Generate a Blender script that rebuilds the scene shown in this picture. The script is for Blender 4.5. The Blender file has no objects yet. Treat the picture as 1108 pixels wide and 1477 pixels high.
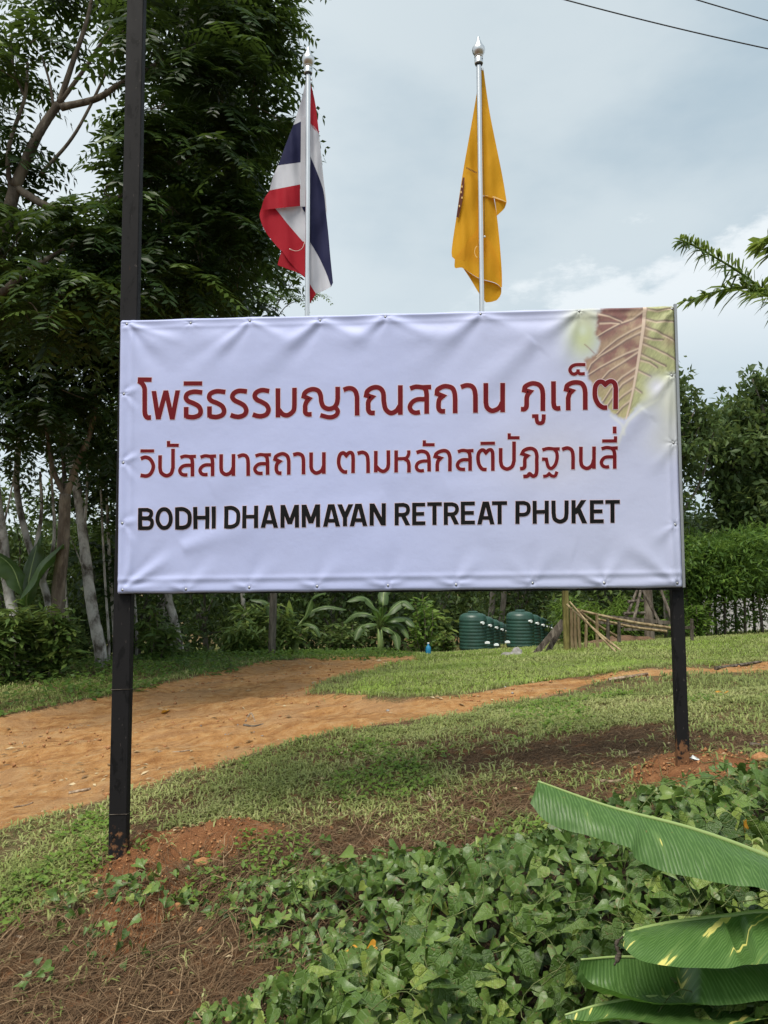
import bpy, math, random
import numpy as np
from mathutils import Vector, Matrix

random.seed(7)
RNG = np.random.default_rng(11)
scene = bpy.context.scene
COL = scene.collection

# ------------------------------------------------------------------ camera
F, CX, CY, EYE = 1109.0, 554.0, 738.5, 1.55
PITCH, ROLL = 0.0803, -0.0059
FW = np.array([0, math.cos(PITCH), math.sin(PITCH)])
_up = np.array([0, -math.sin(PITCH), math.cos(PITCH)]); _r = np.array([1.0, 0, 0])
RT = math.cos(ROLL) * _r + math.sin(ROLL) * _up
UP = -math.sin(ROLL) * _r + math.cos(ROLL) * _up
CAM = np.array([0, 0, EYE])
cam = bpy.data.cameras.new('camera'); camo = bpy.data.objects.new('camera', cam); COL.objects.link(camo)
M = Matrix((RT.tolist(), UP.tolist(), (-FW).tolist())).transposed().to_4x4()
M.translation = CAM.tolist(); camo.matrix_world = M
cam.sensor_fit = 'VERTICAL'; cam.sensor_height = 36; cam.lens = 36 * F / 1477.0
cam.clip_start = 0.05; cam.clip_end = 600
scene.camera = camo

# ------------------------------------------------------------------ light
SUN_EL, SUN_AZ = math.radians(64), math.radians(205)      # behind the camera, a little to its left (azimuth from +Y, clockwise)
world = bpy.data.worlds.new('World'); scene.world = world; world.use_nodes = True
sun = bpy.data.lights.new('sun', 'SUN'); sun.energy = 1.5; sun.angle = math.radians(28); sun.color = (1.0, 0.94, 0.83)
suno = bpy.data.objects.new('sun', sun); COL.objects.link(suno)
sd = Vector((math.sin(SUN_AZ) * math.cos(SUN_EL), math.cos(SUN_AZ) * math.cos(SUN_EL), math.sin(SUN_EL)))
suno.rotation_euler = sd.to_track_quat('Z', 'Y').to_euler()
vs = scene.view_settings
scene.display_settings.display_device = 'sRGB'
vs.view_transform = 'Standard'; vs.look = 'None'; vs.gamma = 1.0; vs.use_curve_mapping = False
vs.exposure = 1.7
scene.cycles.max_bounces = 6; scene.cycles.transparent_max_bounces = 8

nt = world.node_tree; nt.nodes.clear()
def wn(t, **k):
    n = nt.nodes.new(t)
    for a, b in k.items(): setattr(n, a, b)
    return n
L = nt.links.new
def wmath(op, a, b=None, clamp=False):
    n = wn('ShaderNodeMath', operation=op, use_clamp=clamp)
    for i, v in enumerate((a, b)):
        if v is None: continue
        if isinstance(v, (int, float)): n.inputs[i].default_value = v
        else: L(v, n.inputs[i])
    return n.outputs[0]
def wss(x, lo, hi):
    n = wn('ShaderNodeMapRange', interpolation_type='SMOOTHSTEP')
    L(x, n.inputs[0]); n.inputs[1].default_value = lo; n.inputs[2].default_value = hi
    return n.outputs[0]
def wmix(f, a, b):
    n = wn('ShaderNodeMix', data_type='RGBA')
    if isinstance(f, float): n.inputs[0].default_value = f
    else: L(f, n.inputs[0])
    for i, v in ((6, a), (7, b)):
        if isinstance(v, tuple): n.inputs[i].default_value = v + (1,)
        else: L(v, n.inputs[i])
    return n.outputs[2]
sky = wn('ShaderNodeTexSky', sky_type='NISHITA'); sky.sun_disc = False
sky.sun_elevation = SUN_EL; sky.sun_rotation = SUN_AZ
tc = wn('ShaderNodeTexCoord'); sep = wn('ShaderNodeSeparateXYZ'); L(tc.outputs['Generated'], sep.inputs[0])
mp = wn('ShaderNodeMapping'); mp.inputs['Scale'].default_value = (1, 1, 2.2); mp.inputs['Location'].default_value = (3.1, 1.7, 0.4)
L(tc.outputs['Generated'], mp.inputs[0])
n1 = wn('ShaderNodeTexNoise'); n1.inputs['Scale'].default_value = 2.2; n1.inputs['Detail'].default_value = 7; n1.inputs['Roughness'].default_value = 0.52
n2 = wn('ShaderNodeTexNoise'); n2.inputs['Scale'].default_value = 7.5; n2.inputs['Detail'].default_value = 8; n2.inputs['Roughness'].default_value = 0.6
L(mp.outputs[0], n1.inputs[0]); L(mp.outputs[0], n2.inputs[0])
X, Y, Z = sep.outputs
# thin grey-blue overcast, thicker and whiter low down and towards the left (-X)
soft = wss(n1.outputs[0], 0.36, 0.66)
left = wss(X, 0.12, -0.42)
BLU = (3.0, 3.75, 4.2); PAL = (4.35, 4.9, 5.1); WHT = (5.8, 6.2, 6.3)
c = wmix(soft, BLU, PAL)
c = wmix(wmath('MULTIPLY', left, 0.75), c, WHT)
# low cloud bank: rises where X is larger; its billowed top cut by finer noise
edge = wmath('ADD', wmath('MULTIPLY', X, 0.26), wmath('MULTIPLY', wmath('SUBTRACT', n2.outputs[0], 0.5), 0.30))
hgt = wmath('SUBTRACT', wmath('ADD', edge, 0.30), Z)
bank = wmath('MULTIPLY', wss(hgt, -0.005, 0.035), wss(Z, 0.16, 0.34))
bank = wmath('MULTIPLY', bank, wss(X, 0.02, 0.22))
c = wmix(wmath('MULTIPLY', bank, 0.92), c, (6.0, 6.3, 6.35))
c = wmix(wmath('MULTIPLY', wss(Z, 0.45, 0.1), 0.35), c, (3.9, 4.55, 4.9))
clear = wmix(0.88, sky.outputs[0], c)
bg = wn('ShaderNodeBackground'); bg.inputs[1].default_value = 0.050; L(clear, bg.inputs[0])
out = wn('ShaderNodeOutputWorld'); L(bg.outputs[0], out.inputs[0])

# ------------------------------------------------------------------ helpers: pixels of a reference layout -> directions
def ray(px, py):
    return FW + RT * (px - CX) / F - UP * (py - CY) / F
def P(px, py, d):
    return CAM + ray(px, py) * d
def V(a): return Vector([float(x) for x in a])

# numpy value noise
_perm = RNG.permutation(4096)
_val = RNG.random(4096)
def vn2(x, y, seed=0):
    xi = np.floor(x).astype(int); yi = np.floor(y).astype(int)
    fx = x - xi; fy = y - yi
    fx = fx * fx * (3 - 2 * fx); fy = fy * fy * (3 - 2 * fy)
    def h(a, b): return _val[_perm[(_perm[(a + seed * 17) & 4095] + b * 7 + seed) & 4095]]
    return (h(xi, yi) * (1 - fx) + h(xi + 1, yi) * fx) * (1 - fy) + (h(xi, yi + 1) * (1 - fx) + h(xi + 1, yi + 1) * fx) * fy
def fbm(x, y, oct=4, seed=0):
    x = np.asarray(x, float); y = np.asarray(y, float)
    s = 0; a = 1; t = 0
    for o in range(oct):
        s = s + a * (vn2(x * 2 ** o + 13.1 * o, y * 2 ** o + 7.7 * o, seed + o) - .5); t += a; a *= .5
    return s / t * 2
def sstep(x, lo, hi):
    t = np.clip((x - lo) / (hi - lo), 0, 1); return t * t * (3 - 2 * t)

# ------------------------------------------------------------------ terrain height: thin plate through surveyed points
_ctl = [(172, 1235, 4.15), (985, 1110, 3.98), (0, 1205, 4.9), (400, 1080, 5.6), (600, 1040, 6.3), (800, 1005, 7.0), (970, 970, 8.0),
        (0, 1035, 9.3), (200, 1000, 10.5), (430, 958, 14), (600, 947, 15.5), (480, 1003, 8.8), (690, 942, 22), (100, 970, 12.5), (400, 946, 20),
        (1050, 917, 20), (905, 945, 11.5), (820, 936, 14), (740, 948, 14), (0, 1477, 3.0), (200, 1330, 3.6), (700, 1477, 2.45), (1050, 1477, 2.2),
        (1108, 1120, 3.7), (-400, 1200, 5.5), (1500, 1000, 7.5), (-300, 990, 12)]
_cp = np.array([P(*c) for c in _ctl])
_extra = np.array([(4.2, 29, -1.0), (6.6, 35, -2.0), (8, 30, -1.0), (-10, 30, -.9), (0, 30, -1.2), (-9, 3, -.6), (9, 3, 1.1), (0, -4, -.1), (-5, -4, -.4), (6, -4, .4), (16, 20, .2), (-14, 16, -.5)])
_cp = np.vstack([_cp, _extra])
def _tps(d2): return np.where(d2 > 1e-9, d2 * np.log(np.maximum(d2, 1e-9)), 0)
_d2 = ((_cp[:, None, :2] - _cp[None, :, :2]) ** 2).sum(-1)
_n = len(_cp)
_A = np.zeros((_n + 3, _n + 3)); _A[:_n, :_n] = _tps(_d2) + np.eye(_n) * 0.6
_A[:_n, _n] = 1; _A[:_n, _n + 1:] = _cp[:, :2]; _A[_n, :_n] = 1; _A[_n + 1:, :_n] = _cp[:, :2].T
_w = np.linalg.solve(_A, np.r_[_cp[:, 2], 0, 0, 0])
def h0(x, y):
    x = np.asarray(x, float); y = np.asarray(y, float)
    xs = np.clip(x, -14, 16); ys = np.clip(y, -4, 34)
    sh = np.shape(xs); xf, yf = xs.ravel(), ys.ravel(); z = np.empty(xf.size)
    for i in range(0, xf.size, 20000):
        q = np.stack([xf[i:i + 20000], yf[i:i + 20000]], -1)
        d2 = ((q[:, None] - _cp[None, :, :2]) ** 2).sum(-1)
        z[i:i + 20000] = _tps(d2) @ _w[:_n] + _w[_n] + q @ _w[_n + 1:]
    z = z.reshape(sh)
    far = sstep(np.maximum(np.abs(x) - 12, y - 32), 0, 30)
    return z * (1 - far) + (-1.2) * far
def G0(px, py):
    """where the sight line through a layout point meets the smooth terrain"""
    dr = ray(px, py); d = 1.5
    for _ in range(4000):
        q = CAM + dr * d
        if q[2] < float(h0(q[0], q[1])): break
        d += 0.02 * max(1, d * .3)
        if d > 60: break
    return CAM + dr * d

# world outlines of the ground covers
road_px = [(-600, 1120), (-250, 1040), (0, 1037), (90, 1020), (190, 1003), (240, 985), (330, 965), (440, 950), (520, 947), (596, 946), (600, 953), (560, 962), (500, 978), (455, 992),
           (470, 1004), (540, 1013), (620, 1011), (700, 1001), (780, 989), (860, 977), (940, 968), (1010, 961), (1108, 957), (1400, 945), (1400, 970), (1108, 974), (1010, 978), (965, 981),
           (880, 985), (800, 1005), (700, 1025), (600, 1042), (500, 1060), (400, 1080), (330, 1100), (200, 1137), (100, 1172), (0, 1203), (-300, 1330), (-700, 1500)]
ROAD = np.array([G0(*p)[:2] for p in road_px])
vine_px = [(255, 1600), (265, 1490), (340, 1455), (405, 1410), (360, 1365), (300, 1325), (330, 1285), (400, 1260), (470, 1245), (600, 1236), (710, 1222), (790, 1200), (870, 1172), (960, 1156), (1040, 1144), (1108, 1128), (1300, 1100), (1500, 1250), (1500, 1600)]
VINE = np.array([G0(*p)[:2] if p[1] < 1500 else (P(*p, 1.6))[:2] for p in vine_px])
def sdist(poly, x, y):
    """signed distance, positive inside"""
    x = np.asarray(x, float); y = np.asarray(y, float)
    best = np.full(x.shape, 1e9); inside = np.zeros(x.shape, bool)
    n = len(poly)
    for i in range(n):
        ax, ay = poly[i]; bx, by = poly[(i + 1) % n]
        dx, dy = bx - ax, by - ay
        t = np.clip(((x - ax) * dx + (y - ay) * dy) / (dx * dx + dy * dy + 1e-12), 0, 1)
        best = np.minimum(best, np.hypot(x - ax - t * dx, y - ay - t * dy))
        cr = (ay > y) != (by > y)
        xi = ax + (y - ay) / (by - ay + 1e-12) * dx
        inside ^= cr & (x < xi)
    return np.where(inside, best, -best)
def road_d(x, y):
    d = sdist(ROAD, x, y)
    return d + fbm(x * 1.3, y * 1.3, 4, 3) * .22 + fbm(x * 7, y * 7, 2, 5) * .07
LP = G0(172, 1235); RP = G0(985, 1110)
def red_d(x, y):
    """loose dug soil round the two posts"""
    r = np.maximum.reduce([0.30 - np.hypot(x - LP[0] - .18, (y - LP[1] + .10)) , .26 - np.hypot((x - LP[0] - .55) * .7, (y - LP[1] - .0) * 1.5), .24 - np.hypot(x - LP[0] - .30, (y - LP[1] + .50) * .8),
                           0.30 - np.hypot((x - RP[0] - .02) * .8, (y - RP[1]) * 1.3)])
    return r + fbm(x * 6, y * 6, 3, 9) * .12
def dead_m(x, y):
    """thatch cover 0..1"""
    m = fbm(x * 1.4 + 3, y * 2.0, 4, 21) * 1.9 + .12
    # the bank at lower left and the band in front of the right post
    b1 = sstep(y - 0.25 * x, 4.6, 4.0) * sstep(x, .2, -.4)
    b2 = np.exp(-(((x - .9) / 1.9) ** 2 + ((y - 4.6 - .12 * (x - 1)) / .75) ** 2))
    return np.clip(m * .55 + b1 * 1.6 + b2 * 1.0 - .05, 0, 1)
def hz(x, y):
    x = np.asarray(x, float); y = np.asarray(y, float)
    z = h0(x, y)
    near = np.exp(-np.hypot(x, y - 5) / 30)
    z = z + near * (fbm(x * .7, y * .7, 3, 31) * .05 + fbm(x * 3.1, y * 3.1, 3, 35) * .022 + fbm(x * 13, y * 13, 2, 39) * .008)
    d = sdist(ROAD, x, y)
    rd = sstep(d, 0, .5)
    z = z - rd * .05 + rd * fbm(x * .9 - y * .35, y * 3.2 + x * .6, 3, 44) * .12 + rd * fbm(x * 6, y * 9, 3, 47) * .022
    z = z + np.exp(-((d + .05) / .12) ** 2) * .025
    rr = sstep(red_d(x, y), -.02, .15)
    z = z + rr * (.035 + np.abs(fbm(x * 17, y * 17, 3, 51)) * .06)
    return z
def G(px, py):
    dr = ray(px, py); d = 1.5
    while d < 60:
        q = CAM + dr * d
        if q[2] < float(hz(q[0], q[1])): break
        d += 0.01 * max(1, d * .3)
    return CAM + dr * d
def gz(x, y): return float(hz(np.array([x]), np.array([y]))[0])

# ------------------------------------------------------------------ materials
def mat(name, build):
    m = bpy.data.materials.new(name); m.use_nodes = True
    t = m.node_tree; t.nodes.clear()
    class B: pass
    b = B(); b.t = t
    def node(ty, **k):
        n = t.nodes.new(ty)
        ins = k.pop('ins', {})
        for a, v in k.items(): setattr(n, a, v)
        for a, v in ins.items():
            if hasattr(v, 'is_output'): t.links.new(v, n.inputs[a])
            else: n.inputs[a].default_value = v
        return n
    b.node = node
    b.link = t.links.new
    def noise(scale, detail=4, rough=.55, vec=None, dist=0):
        n = node('ShaderNodeTexNoise', ins={'Scale': scale, 'Detail': detail, 'Roughness': rough, 'Distortion': dist})
        if vec is not None: t.links.new(vec, n.inputs[0])
        return n.outputs[0]
    b.noise = noise
    def ramp(f, stops):
        n = node('ShaderNodeValToRGB'); e = n.color_ramp.elements
        while len(e) < len(stops): e.new(.5)
        for i, (p, c) in enumerate(stops): e[i].position = p; e[i].color = tuple(c) + (1,)
        t.links.new(f, n.inputs[0]); return n.outputs[0]
    b.ramp = ramp
    def mix(f, a, c, mode='MIX'):
        n = node('ShaderNodeMix', data_type='RGBA', blend_type=mode)
        for i, v in ((0, f), (6, a), (7, c)):
            if hasattr(v, 'is_output'): t.links.new(v, n.inputs[i])
            elif isinstance(v, (int, float)): n.inputs[i].default_value = v
            else: n.inputs[i].default_value = tuple(v) + (1,)
        return n.outputs[2]
    b.mix = mix
    def ma(op, x, y=0.0, clamp=False):
        n = node('ShaderNodeMath', operation=op, use_clamp=clamp)
        for i, v in ((0, x), (1, y)):
            if hasattr(v, 'is_output'): t.links.new(v, n.inputs[i])
            else: n.inputs[i].default_value = v
        return n.outputs[0]
    b.ma = ma
    def ss(x, lo, hi):
        n = node('ShaderNodeMapRange', interpolation_type='SMOOTHSTEP')
        t.links.new(x, n.inputs[0]); n.inputs[1].default_value = lo; n.inputs[2].default_value = hi
        return n.outputs[0]
    b.ss = ss
    def attr(nm): return node('ShaderNodeAttribute', attribute_name=nm)
    b.attr = attr
    def coord(kind='Object', scale=None):
        c = node('ShaderNodeTexCoord').outputs[kind]
        if scale is None: return c
        mpn = node('ShaderNodeMapping', ins={'Scale': scale}); t.links.new(c, mpn.inputs[0]); return mpn.outputs[0]
    b.coord = coord
    def pbsdf(col, rough=.6, metal=0.0, spec=.5, bump=None, bstr=.3, bdist=.01, transl=0, tcol=None):
        n = node('ShaderNodeBsdfPrincipled')
        for k, v in (('Base Color', col), ('Roughness', rough), ('Metallic', metal), ('Specular IOR Level', spec)):
            if hasattr(v, 'is_output'): t.links.new(v, n.inputs[k])
            elif isinstance(v, (int, float)): n.inputs[k].default_value = v
            else: n.inputs[k].default_value = tuple(v) + (1,)
        if bump is not None:
            bn = node('ShaderNodeBump', ins={'Strength': bstr, 'Distance': bdist}); t.links.new(bump, bn.inputs['Height'])
            t.links.new(bn.outputs[0], n.inputs['Normal'])
        o = n.outputs[0]
        if transl:
            tr = node('ShaderNodeBsdfTranslucent')
            tc_ = tcol if tcol is not None else col
            if hasattr(tc_, 'is_output'): t.links.new(tc_, tr.inputs[0])
            else: tr.inputs[0].default_value = tuple(tc_) + (1,)
            mx = node('ShaderNodeMixShader'); mx.inputs[0].default_value = transl
            t.links.new(o, mx.inputs[1]); t.links.new(tr.outputs[0], mx.inputs[2]); o = mx.outputs[0]
        t.links.new(o, node('ShaderNodeOutputMaterial').inputs[0])
    b.pbsdf = pbsdf
    build(b)
    return m
MT = {}
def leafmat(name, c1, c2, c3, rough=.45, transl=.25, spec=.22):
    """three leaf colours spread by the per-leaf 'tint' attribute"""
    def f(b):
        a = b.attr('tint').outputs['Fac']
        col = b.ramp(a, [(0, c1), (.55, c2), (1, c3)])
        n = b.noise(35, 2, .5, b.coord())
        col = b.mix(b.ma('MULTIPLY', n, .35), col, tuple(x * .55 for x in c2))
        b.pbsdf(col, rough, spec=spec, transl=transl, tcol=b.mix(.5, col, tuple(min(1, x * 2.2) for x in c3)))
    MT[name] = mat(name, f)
leafmat('leaf_dark_pinnate', (.009, .021, .007), (.023, .050, .012), (.095, .15, .024), .42, .22)
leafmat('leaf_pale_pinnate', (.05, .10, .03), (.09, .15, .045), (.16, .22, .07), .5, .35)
leafmat('leaf_forest', (.014, .030, .010), (.052, .09, .023), (.13, .18, .042), .5, .2)
leafmat('leaf_forest_mid', (.03, .058, .018), (.072, .12, .033), (.16, .21, .06), .5, .25)
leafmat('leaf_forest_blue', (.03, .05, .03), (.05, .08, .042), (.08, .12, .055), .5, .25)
leafmat('leaf_shrub', (.035, .075, .020), (.095, .16, .038), (.21, .26, .065), .4, .25)
leafmat('leaf_feathery', (.05, .10, .015), (.10, .18, .025), (.19, .28, .05), .5, .35)
leafmat('leaf_hedge', (.04, .085, .02), (.085, .16, .028), (.17, .26, .045), .5, .35)
leafmat('leaf_palm', (.04, .08, .02), (.09, .15, .03), (.20, .26, .05), .35, .35)
leafmat('grass_blade', (.13, .165, .05), (.235, .285, .085), (.38, .39, .17), .55, .25, .25)
leafmat('grass_blade_bright', (.14, .20, .035), (.22, .32, .055), (.34, .41, .12), .55, .3, .25)
leafmat('straw', (.07, .042, .024), (.17, .11, .062), (.42, .31, .19), .8, .1, .12)
leafmat('litter', (.16, .09, .045), (.34, .23, .12), (.55, .45, .28), .7, .1, .2)

def f(b):
    g = b.node('ShaderNodeNewGeometry').outputs['Position']
    soil = b.attr('soil').outputs['Fac']; dead = b.attr('dead').outputs['Fac']; red = b.attr('red').outputs['Fac']
    n_a = b.noise(1.3, 5, .6, g); n_b = b.noise(9, 6, .65, g); n_c = b.noise(55, 4, .7, g); n_d = b.noise(220, 2, .6, g)
    dirt = b.ramp(n_b, [(.30, (.30, .14, .047)), (.5, (.48, .25, .095)), (.66, (.56, .34, .15))])
    mpn = b.node('ShaderNodeMapping', ins={'Rotation': (0, 0, -.5), 'Scale': (.45, 3.2, 1)}); b.link(g, mpn.inputs[0]); n_e = b.noise(2.6, 6, .62, mpn.outputs[0], .4)
    dirt = b.mix(b.ma('MULTIPLY', b.ss(n_e, .48, .38), .5), dirt, (.25, .11, .04))
    dirt = b.mix(b.ma('MULTIPLY', b.ss(n_e, .55, .66), .5), dirt, (.52, .33, .17))
    dirt = b.mix(b.ma('MULTIPLY', b.ss(n_a, .48, .60), .5), dirt, (.44, .27, .14))
    dirt = b.mix(b.ma('MULTIPLY', b.ss(n_c, .59, .68), .65), dirt, (.58, .42, .26))
    dirt = b.mix(b.ma('MULTIPLY', b.ss(n_c, .41, .32), .6), dirt, (.16, .07, .028))
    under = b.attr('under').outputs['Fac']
    redc = b.ramp(n_b, [(.3, (.19, .075, .03)), (.55, (.30, .135, .06)), (.75, (.40, .21, .10))])
    base = b.ramp(n_c, [(.3, (.06, .06, .024)), (.5, (.15, .12, .055)), (.72, (.27, .20, .11))])
    base = b.mix(b.ss(n_b, .50, .64), base, (.22, .125, .06))
    th = b.ramp(n_c, [(.3, (.05, .03, .017)), (.5, (.125, .075, .042)), (.72, (.24, .16, .095))])
    th = b.mix(b.ss(n_b, .50, .62), th, (.235, .115, .055))
    col = b.mix(b.ss(b.ma('ADD', dead, b.ma('MULTIPLY', b.ma('SUBTRACT', n_b, .5), .9)), .25, .5), base, th)
    col = b.mix(b.ss(b.ma('ADD', red, b.ma('MULTIPLY', b.ma('SUBTRACT', n_c, .5), .15)), -.01, .04), col, redc)
    col = b.mix(b.ma('MULTIPLY', b.ss(under, .0, .25), .9), col, (.035, .026, .017))  # dark humus, with the shade beneath the vine leaves painted into its colour
    k = b.ss(b.ma('ADD', soil, b.ma('MULTIPLY', b.ma('SUBTRACT', n_c, .5), .35)), -.04, .06)
    col = b.mix(k, col, dirt)
    h = b.ma('ADD', b.ma('ADD', b.ma('MULTIPLY', n_b, .8), b.ma('MULTIPLY', n_e, 1.2)), b.ma('ADD', b.ma('MULTIPLY', n_c, .4), b.ma('MULTIPLY', n_d, .15)))
    b.pbsdf(col, .92, spec=.15, bump=h, bstr=1.0, bdist=.06)
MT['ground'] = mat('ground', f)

def vine_build(b, ob=False):
    if ob:
        a = b.node('ShaderNodeObjectInfo').outputs['Random']
    else:
        a = b.attr('tint').outputs['Fac']
    uv = b.attr('luv').outputs['Vector']
    s = b.node('ShaderNodeSeparateXYZ'); b.link(uv, s.inputs[0])
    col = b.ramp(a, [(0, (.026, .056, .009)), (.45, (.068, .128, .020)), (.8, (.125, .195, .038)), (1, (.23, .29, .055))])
    ax = b.ma('ABSOLUTE', s.outputs[0])
    w = b.node('ShaderNodeTexWave', wave_type='BANDS', ins={'Scale': 1.0, 'Distortion': 0.0})
    cmb = b.node('ShaderNodeCombineXYZ'); b.link(b.ma('MULTIPLY', b.ma('SUBTRACT', s.outputs[1], b.ma('MULTIPLY', ax, .75)), 1.05), cmb.inputs[0]); b.link(cmb.outputs[0], w.inputs[0])
    vein = b.ma('MAXIMUM', b.ss(ax, .035, .008), b.ma('MULTIPLY', b.ss(w.outputs[1], .86, .98), .7))
    col = b.mix(b.ma('MULTIPLY', vein, .28), col, (.20, .29, .12))
    n = b.noise(60 if not ob else 7, 3, .6, b.coord('Object')); n2_ = b.noise(9 if not ob else 1.5, 2, .5, b.coord('Object'))
    col = b.mix(b.ma('MULTIPLY', b.ss(n, .60, .66), .7), col, (.17, .12, .05))
    col = b.mix(b.ma('MULTIPLY', n2_, .5), col, (.05, .085, .026))
    b.pbsdf(col, b.ma('ADD', .30, b.ma('MULTIPLY', n, .2)), spec=.34, bump=b.ma('ADD', b.ma('MULTIPLY', vein, -.35), b.ma('MULTIPLY', n, .6)), bstr=.7, bdist=(.02 if ob else .003), transl=.12, tcol=(.18, .32, .04))
MT['vine_leaf'] = mat('vine_leaf', lambda b: vine_build(b, True))
MT['vine_leaf_mass'] = mat('vine_leaf_mass', lambda b: vine_build(b, False))
def f(b):
    n = b.noise(60, 3, .6, b.coord())
    b.pbsdf(b.ramp(n, [(.35, (.62, .33, .02)), (.6, (.50, .22, .03)), (.75, (.2, .09, .02))]), .5, transl=.2, tcol=(.7, .4, .05))
MT['yellow_leaf'] = mat('yellow_leaf', f)
def bark(name, c1, c2, c3, sc=9, st=(1, 1, .25), patch=(.4, .62)):
    def f(b):
        v = b.coord('Object', st); n = b.noise(sc, 6, .65, v, .3); m = b.noise(sc * 4, 4, .6, v)
        col = b.ramp(n, [(patch[0], c1), ((patch[0] + patch[1]) / 2, c2), (patch[1], c3)])
        col = b.mix(b.ma('MULTIPLY', m, .5), col, tuple(x * .5 for x in c1))
        b.pbsdf(col, .85, spec=.2, bump=b.ma('ADD', n, m), bstr=.6, bdist=.02)
    MT[name] = mat(name, f)
bark('bark_brown', (.10, .08, .062), (.18, .15, .12), (.29, .25, .20))
bark('bark_grey', (.09, .085, .07), (.17, .155, .13), (.24, .22, .19), 6)
bark('bark_white', (.10, .085, .07), (.38, .36, .33), (.62, .60, .56), 5, (1, 1, .6), (.38, .58))
bark('bamboo_dry', (.16, .11, .06), (.30, .23, .13), (.42, .34, .20), 12, (1, 1, .1))
bark('bamboo_green', (.10, .085, .03), (.26, .23, .08), (.36, .30, .13), 8, (1, 1, .12))
bark('wood_grey', (.05, .04, .032), (.12, .10, .08), (.22, .19, .155), 14, (1, 1, .12))
bark('vine_stem', (.07, .09, .03), (.12, .15, .05), (.20, .22, .09), 20)
bark('twig_pale', (.18, .12, .08), (.34, .25, .17), (.50, .40, .30), 25, (1, 1, .3))
def f(b):
    v = b.coord('Object', (1, 1, .35)); n = b.noise(16, 6, .7, v, .4); m = b.noise(90, 3, .6, v)
    col = b.mix(b.ss(n, .57, .60), (.011, .0105, .0115), (.005, .005, .0055))
    col = b.mix(b.ma('MULTIPLY', b.ss(m, .66, .72), .35), col, (.13, .11, .10))
    hgt = b.attr('tint').outputs['Fac']; mud = b.ss(b.ma('SUBTRACT', b.ma('ADD', b.ma('MULTIPLY', b.noise(26, 5, .7, b.coord()), .9), -.22), b.ma('MULTIPLY', hgt, 1.6)), .02, .14)
    col = b.mix(b.ma('MULTIPLY', mud, .75), col, (.22, .105, .05))
    rust = b.ss(b.noise(11, 6, .75, b.coord('Object', (1, 1, .6))), .70, .76)
    col = b.mix(b.ma('MULTIPLY', rust, .6), col, (.10, .045, .022))
    b.pbsdf(col, b.ma('ADD', .55, b.ma('MULTIPLY', n, .25)), spec=.15, bump=b.ma('ADD', b.ss(n, .56, .61), m), bstr=.25, bdist=.001)
MT['post_paint'] = mat('post_paint', f)
def f(b):
    n = b.noise(40, 3, .6, b.coord('Object', (1, 1, .1)))
    b.pbsdf(b.mix(n, (.55, .56, .57), (.75, .76, .77)), b.ma('ADD', .27, b.ma('MULTIPLY', n, .12)), metal=1.0)
MT['steel'] = mat('steel', f)
def f(b):
    n = b.noise(30, 3, .6, b.coord())
    b.pbsdf(b.mix(n, (.30, .31, .32), (.42, .43, .44)), .45, metal=.9)
MT['frame_steel'] = mat('frame_steel', f)
MT['rubber'] = mat('rubber', lambda b: b.pbsdf((.015, .015, .016), .6))
MT['concrete'] = mat('concrete', lambda b: b.pbsdf(b.ramp(b.noise(30, 5, .7, b.coord()), [(.35, (.30, .29, .27)), (.65, (.48, .47, .45))]), .9, bump=b.noise(60, 4, .6, b.coord()), bstr=.5))
def cloth(name, col, dark=.9, transl=.3, ws=260, tcol=None, rough=.75):
    def f(b):
        c = b.coord(); n = b.noise(6, 3, .5, c); w = b.noise(ws, 1, .5, c)
        b.pbsdf(b.mix(n, tuple(x * dark for x in col), col), rough, spec=.2, bump=b.ma('ADD', w, b.ma('MULTIPLY', b.noise(22, 3, .5, c), 1.5)), bstr=.25, bdist=.003, transl=transl, tcol=tcol)
    MT[name] = mat(name, f)
cloth('flag_red', (.40, .014, .028)); cloth('flag_white', (.62, .63, .70)); cloth('flag_blue', (.022, .024, .075)); cloth('flag_sleeve', (.50, .50, .55))
cloth('flag_yellow', (.66, .34, .015), tcol=(.9, .36, .01)); cloth('flag_emblem', (.13, .045, .03)); cloth('flag_pale_line', (.85, .60, .25))
MT['cord'] = mat('cord', lambda b: b.pbsdf((.55, .42, .38), .8))
MT['cable'] = mat('cable', lambda b: b.pbsdf((.02, .02, .022), .6))
def f(b):
    col = b.attr('print').outputs['Color']
    c = b.coord('Object', (1, 1, 1))
    weave = b.node('ShaderNodeTexWave', wave_type='BANDS', bands_direction='X', ins={'Scale': 420.0, 'Distortion': .4}).outputs[1]
    n = b.noise(900, 2, .5, c); m = b.noise(14, 4, .55, c)
    col = b.mix(b.ma('MULTIPLY', b.noise(2.2, 4, .6, c), .10), col, (.45, .44, .50))
    b.pbsdf(col, .52, spec=.35, bump=b.ma('ADD', n, b.ma('MULTIPLY', m, 6)), bstr=.25, bdist=.0012, transl=.06, tcol=(.8, .8, .9))
MT['banner'] = mat('banner', f)
MT['ink_red'] = mat('ink_red', lambda b: b.pbsdf(b.mix(b.noise(9, 3, .5, b.coord()), (.115, .004, .008), (.15, .008, .012)), .6, spec=.15))
MT['ink_black'] = mat('ink_black', lambda b: b.pbsdf((.004, .004, .0045), .6, spec=.15))
MT['ink_halo'] = mat('ink_halo', lambda b: b.pbsdf((.62, .50, .56), .6, spec=.2))
def f(b):
    c = b.coord(); n = b.noise(3, 5, .6, c); n_ = b.noise(30, 4, .6, c)
    col = b.mix(b.ss(n, .4, .65), (.008, .045, .035), (.014, .065, .05)); col = b.mix(b.ma('MULTIPLY', n_, .25), col, (.10, .13, .10))
    b.pbsdf(col, .42, spec=.5)
MT['tank_green'] = mat('tank_green', f)
MT['white_plastic'] = mat('white_plastic', lambda b: b.pbsdf((.75, .80, .80), .5))
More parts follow.
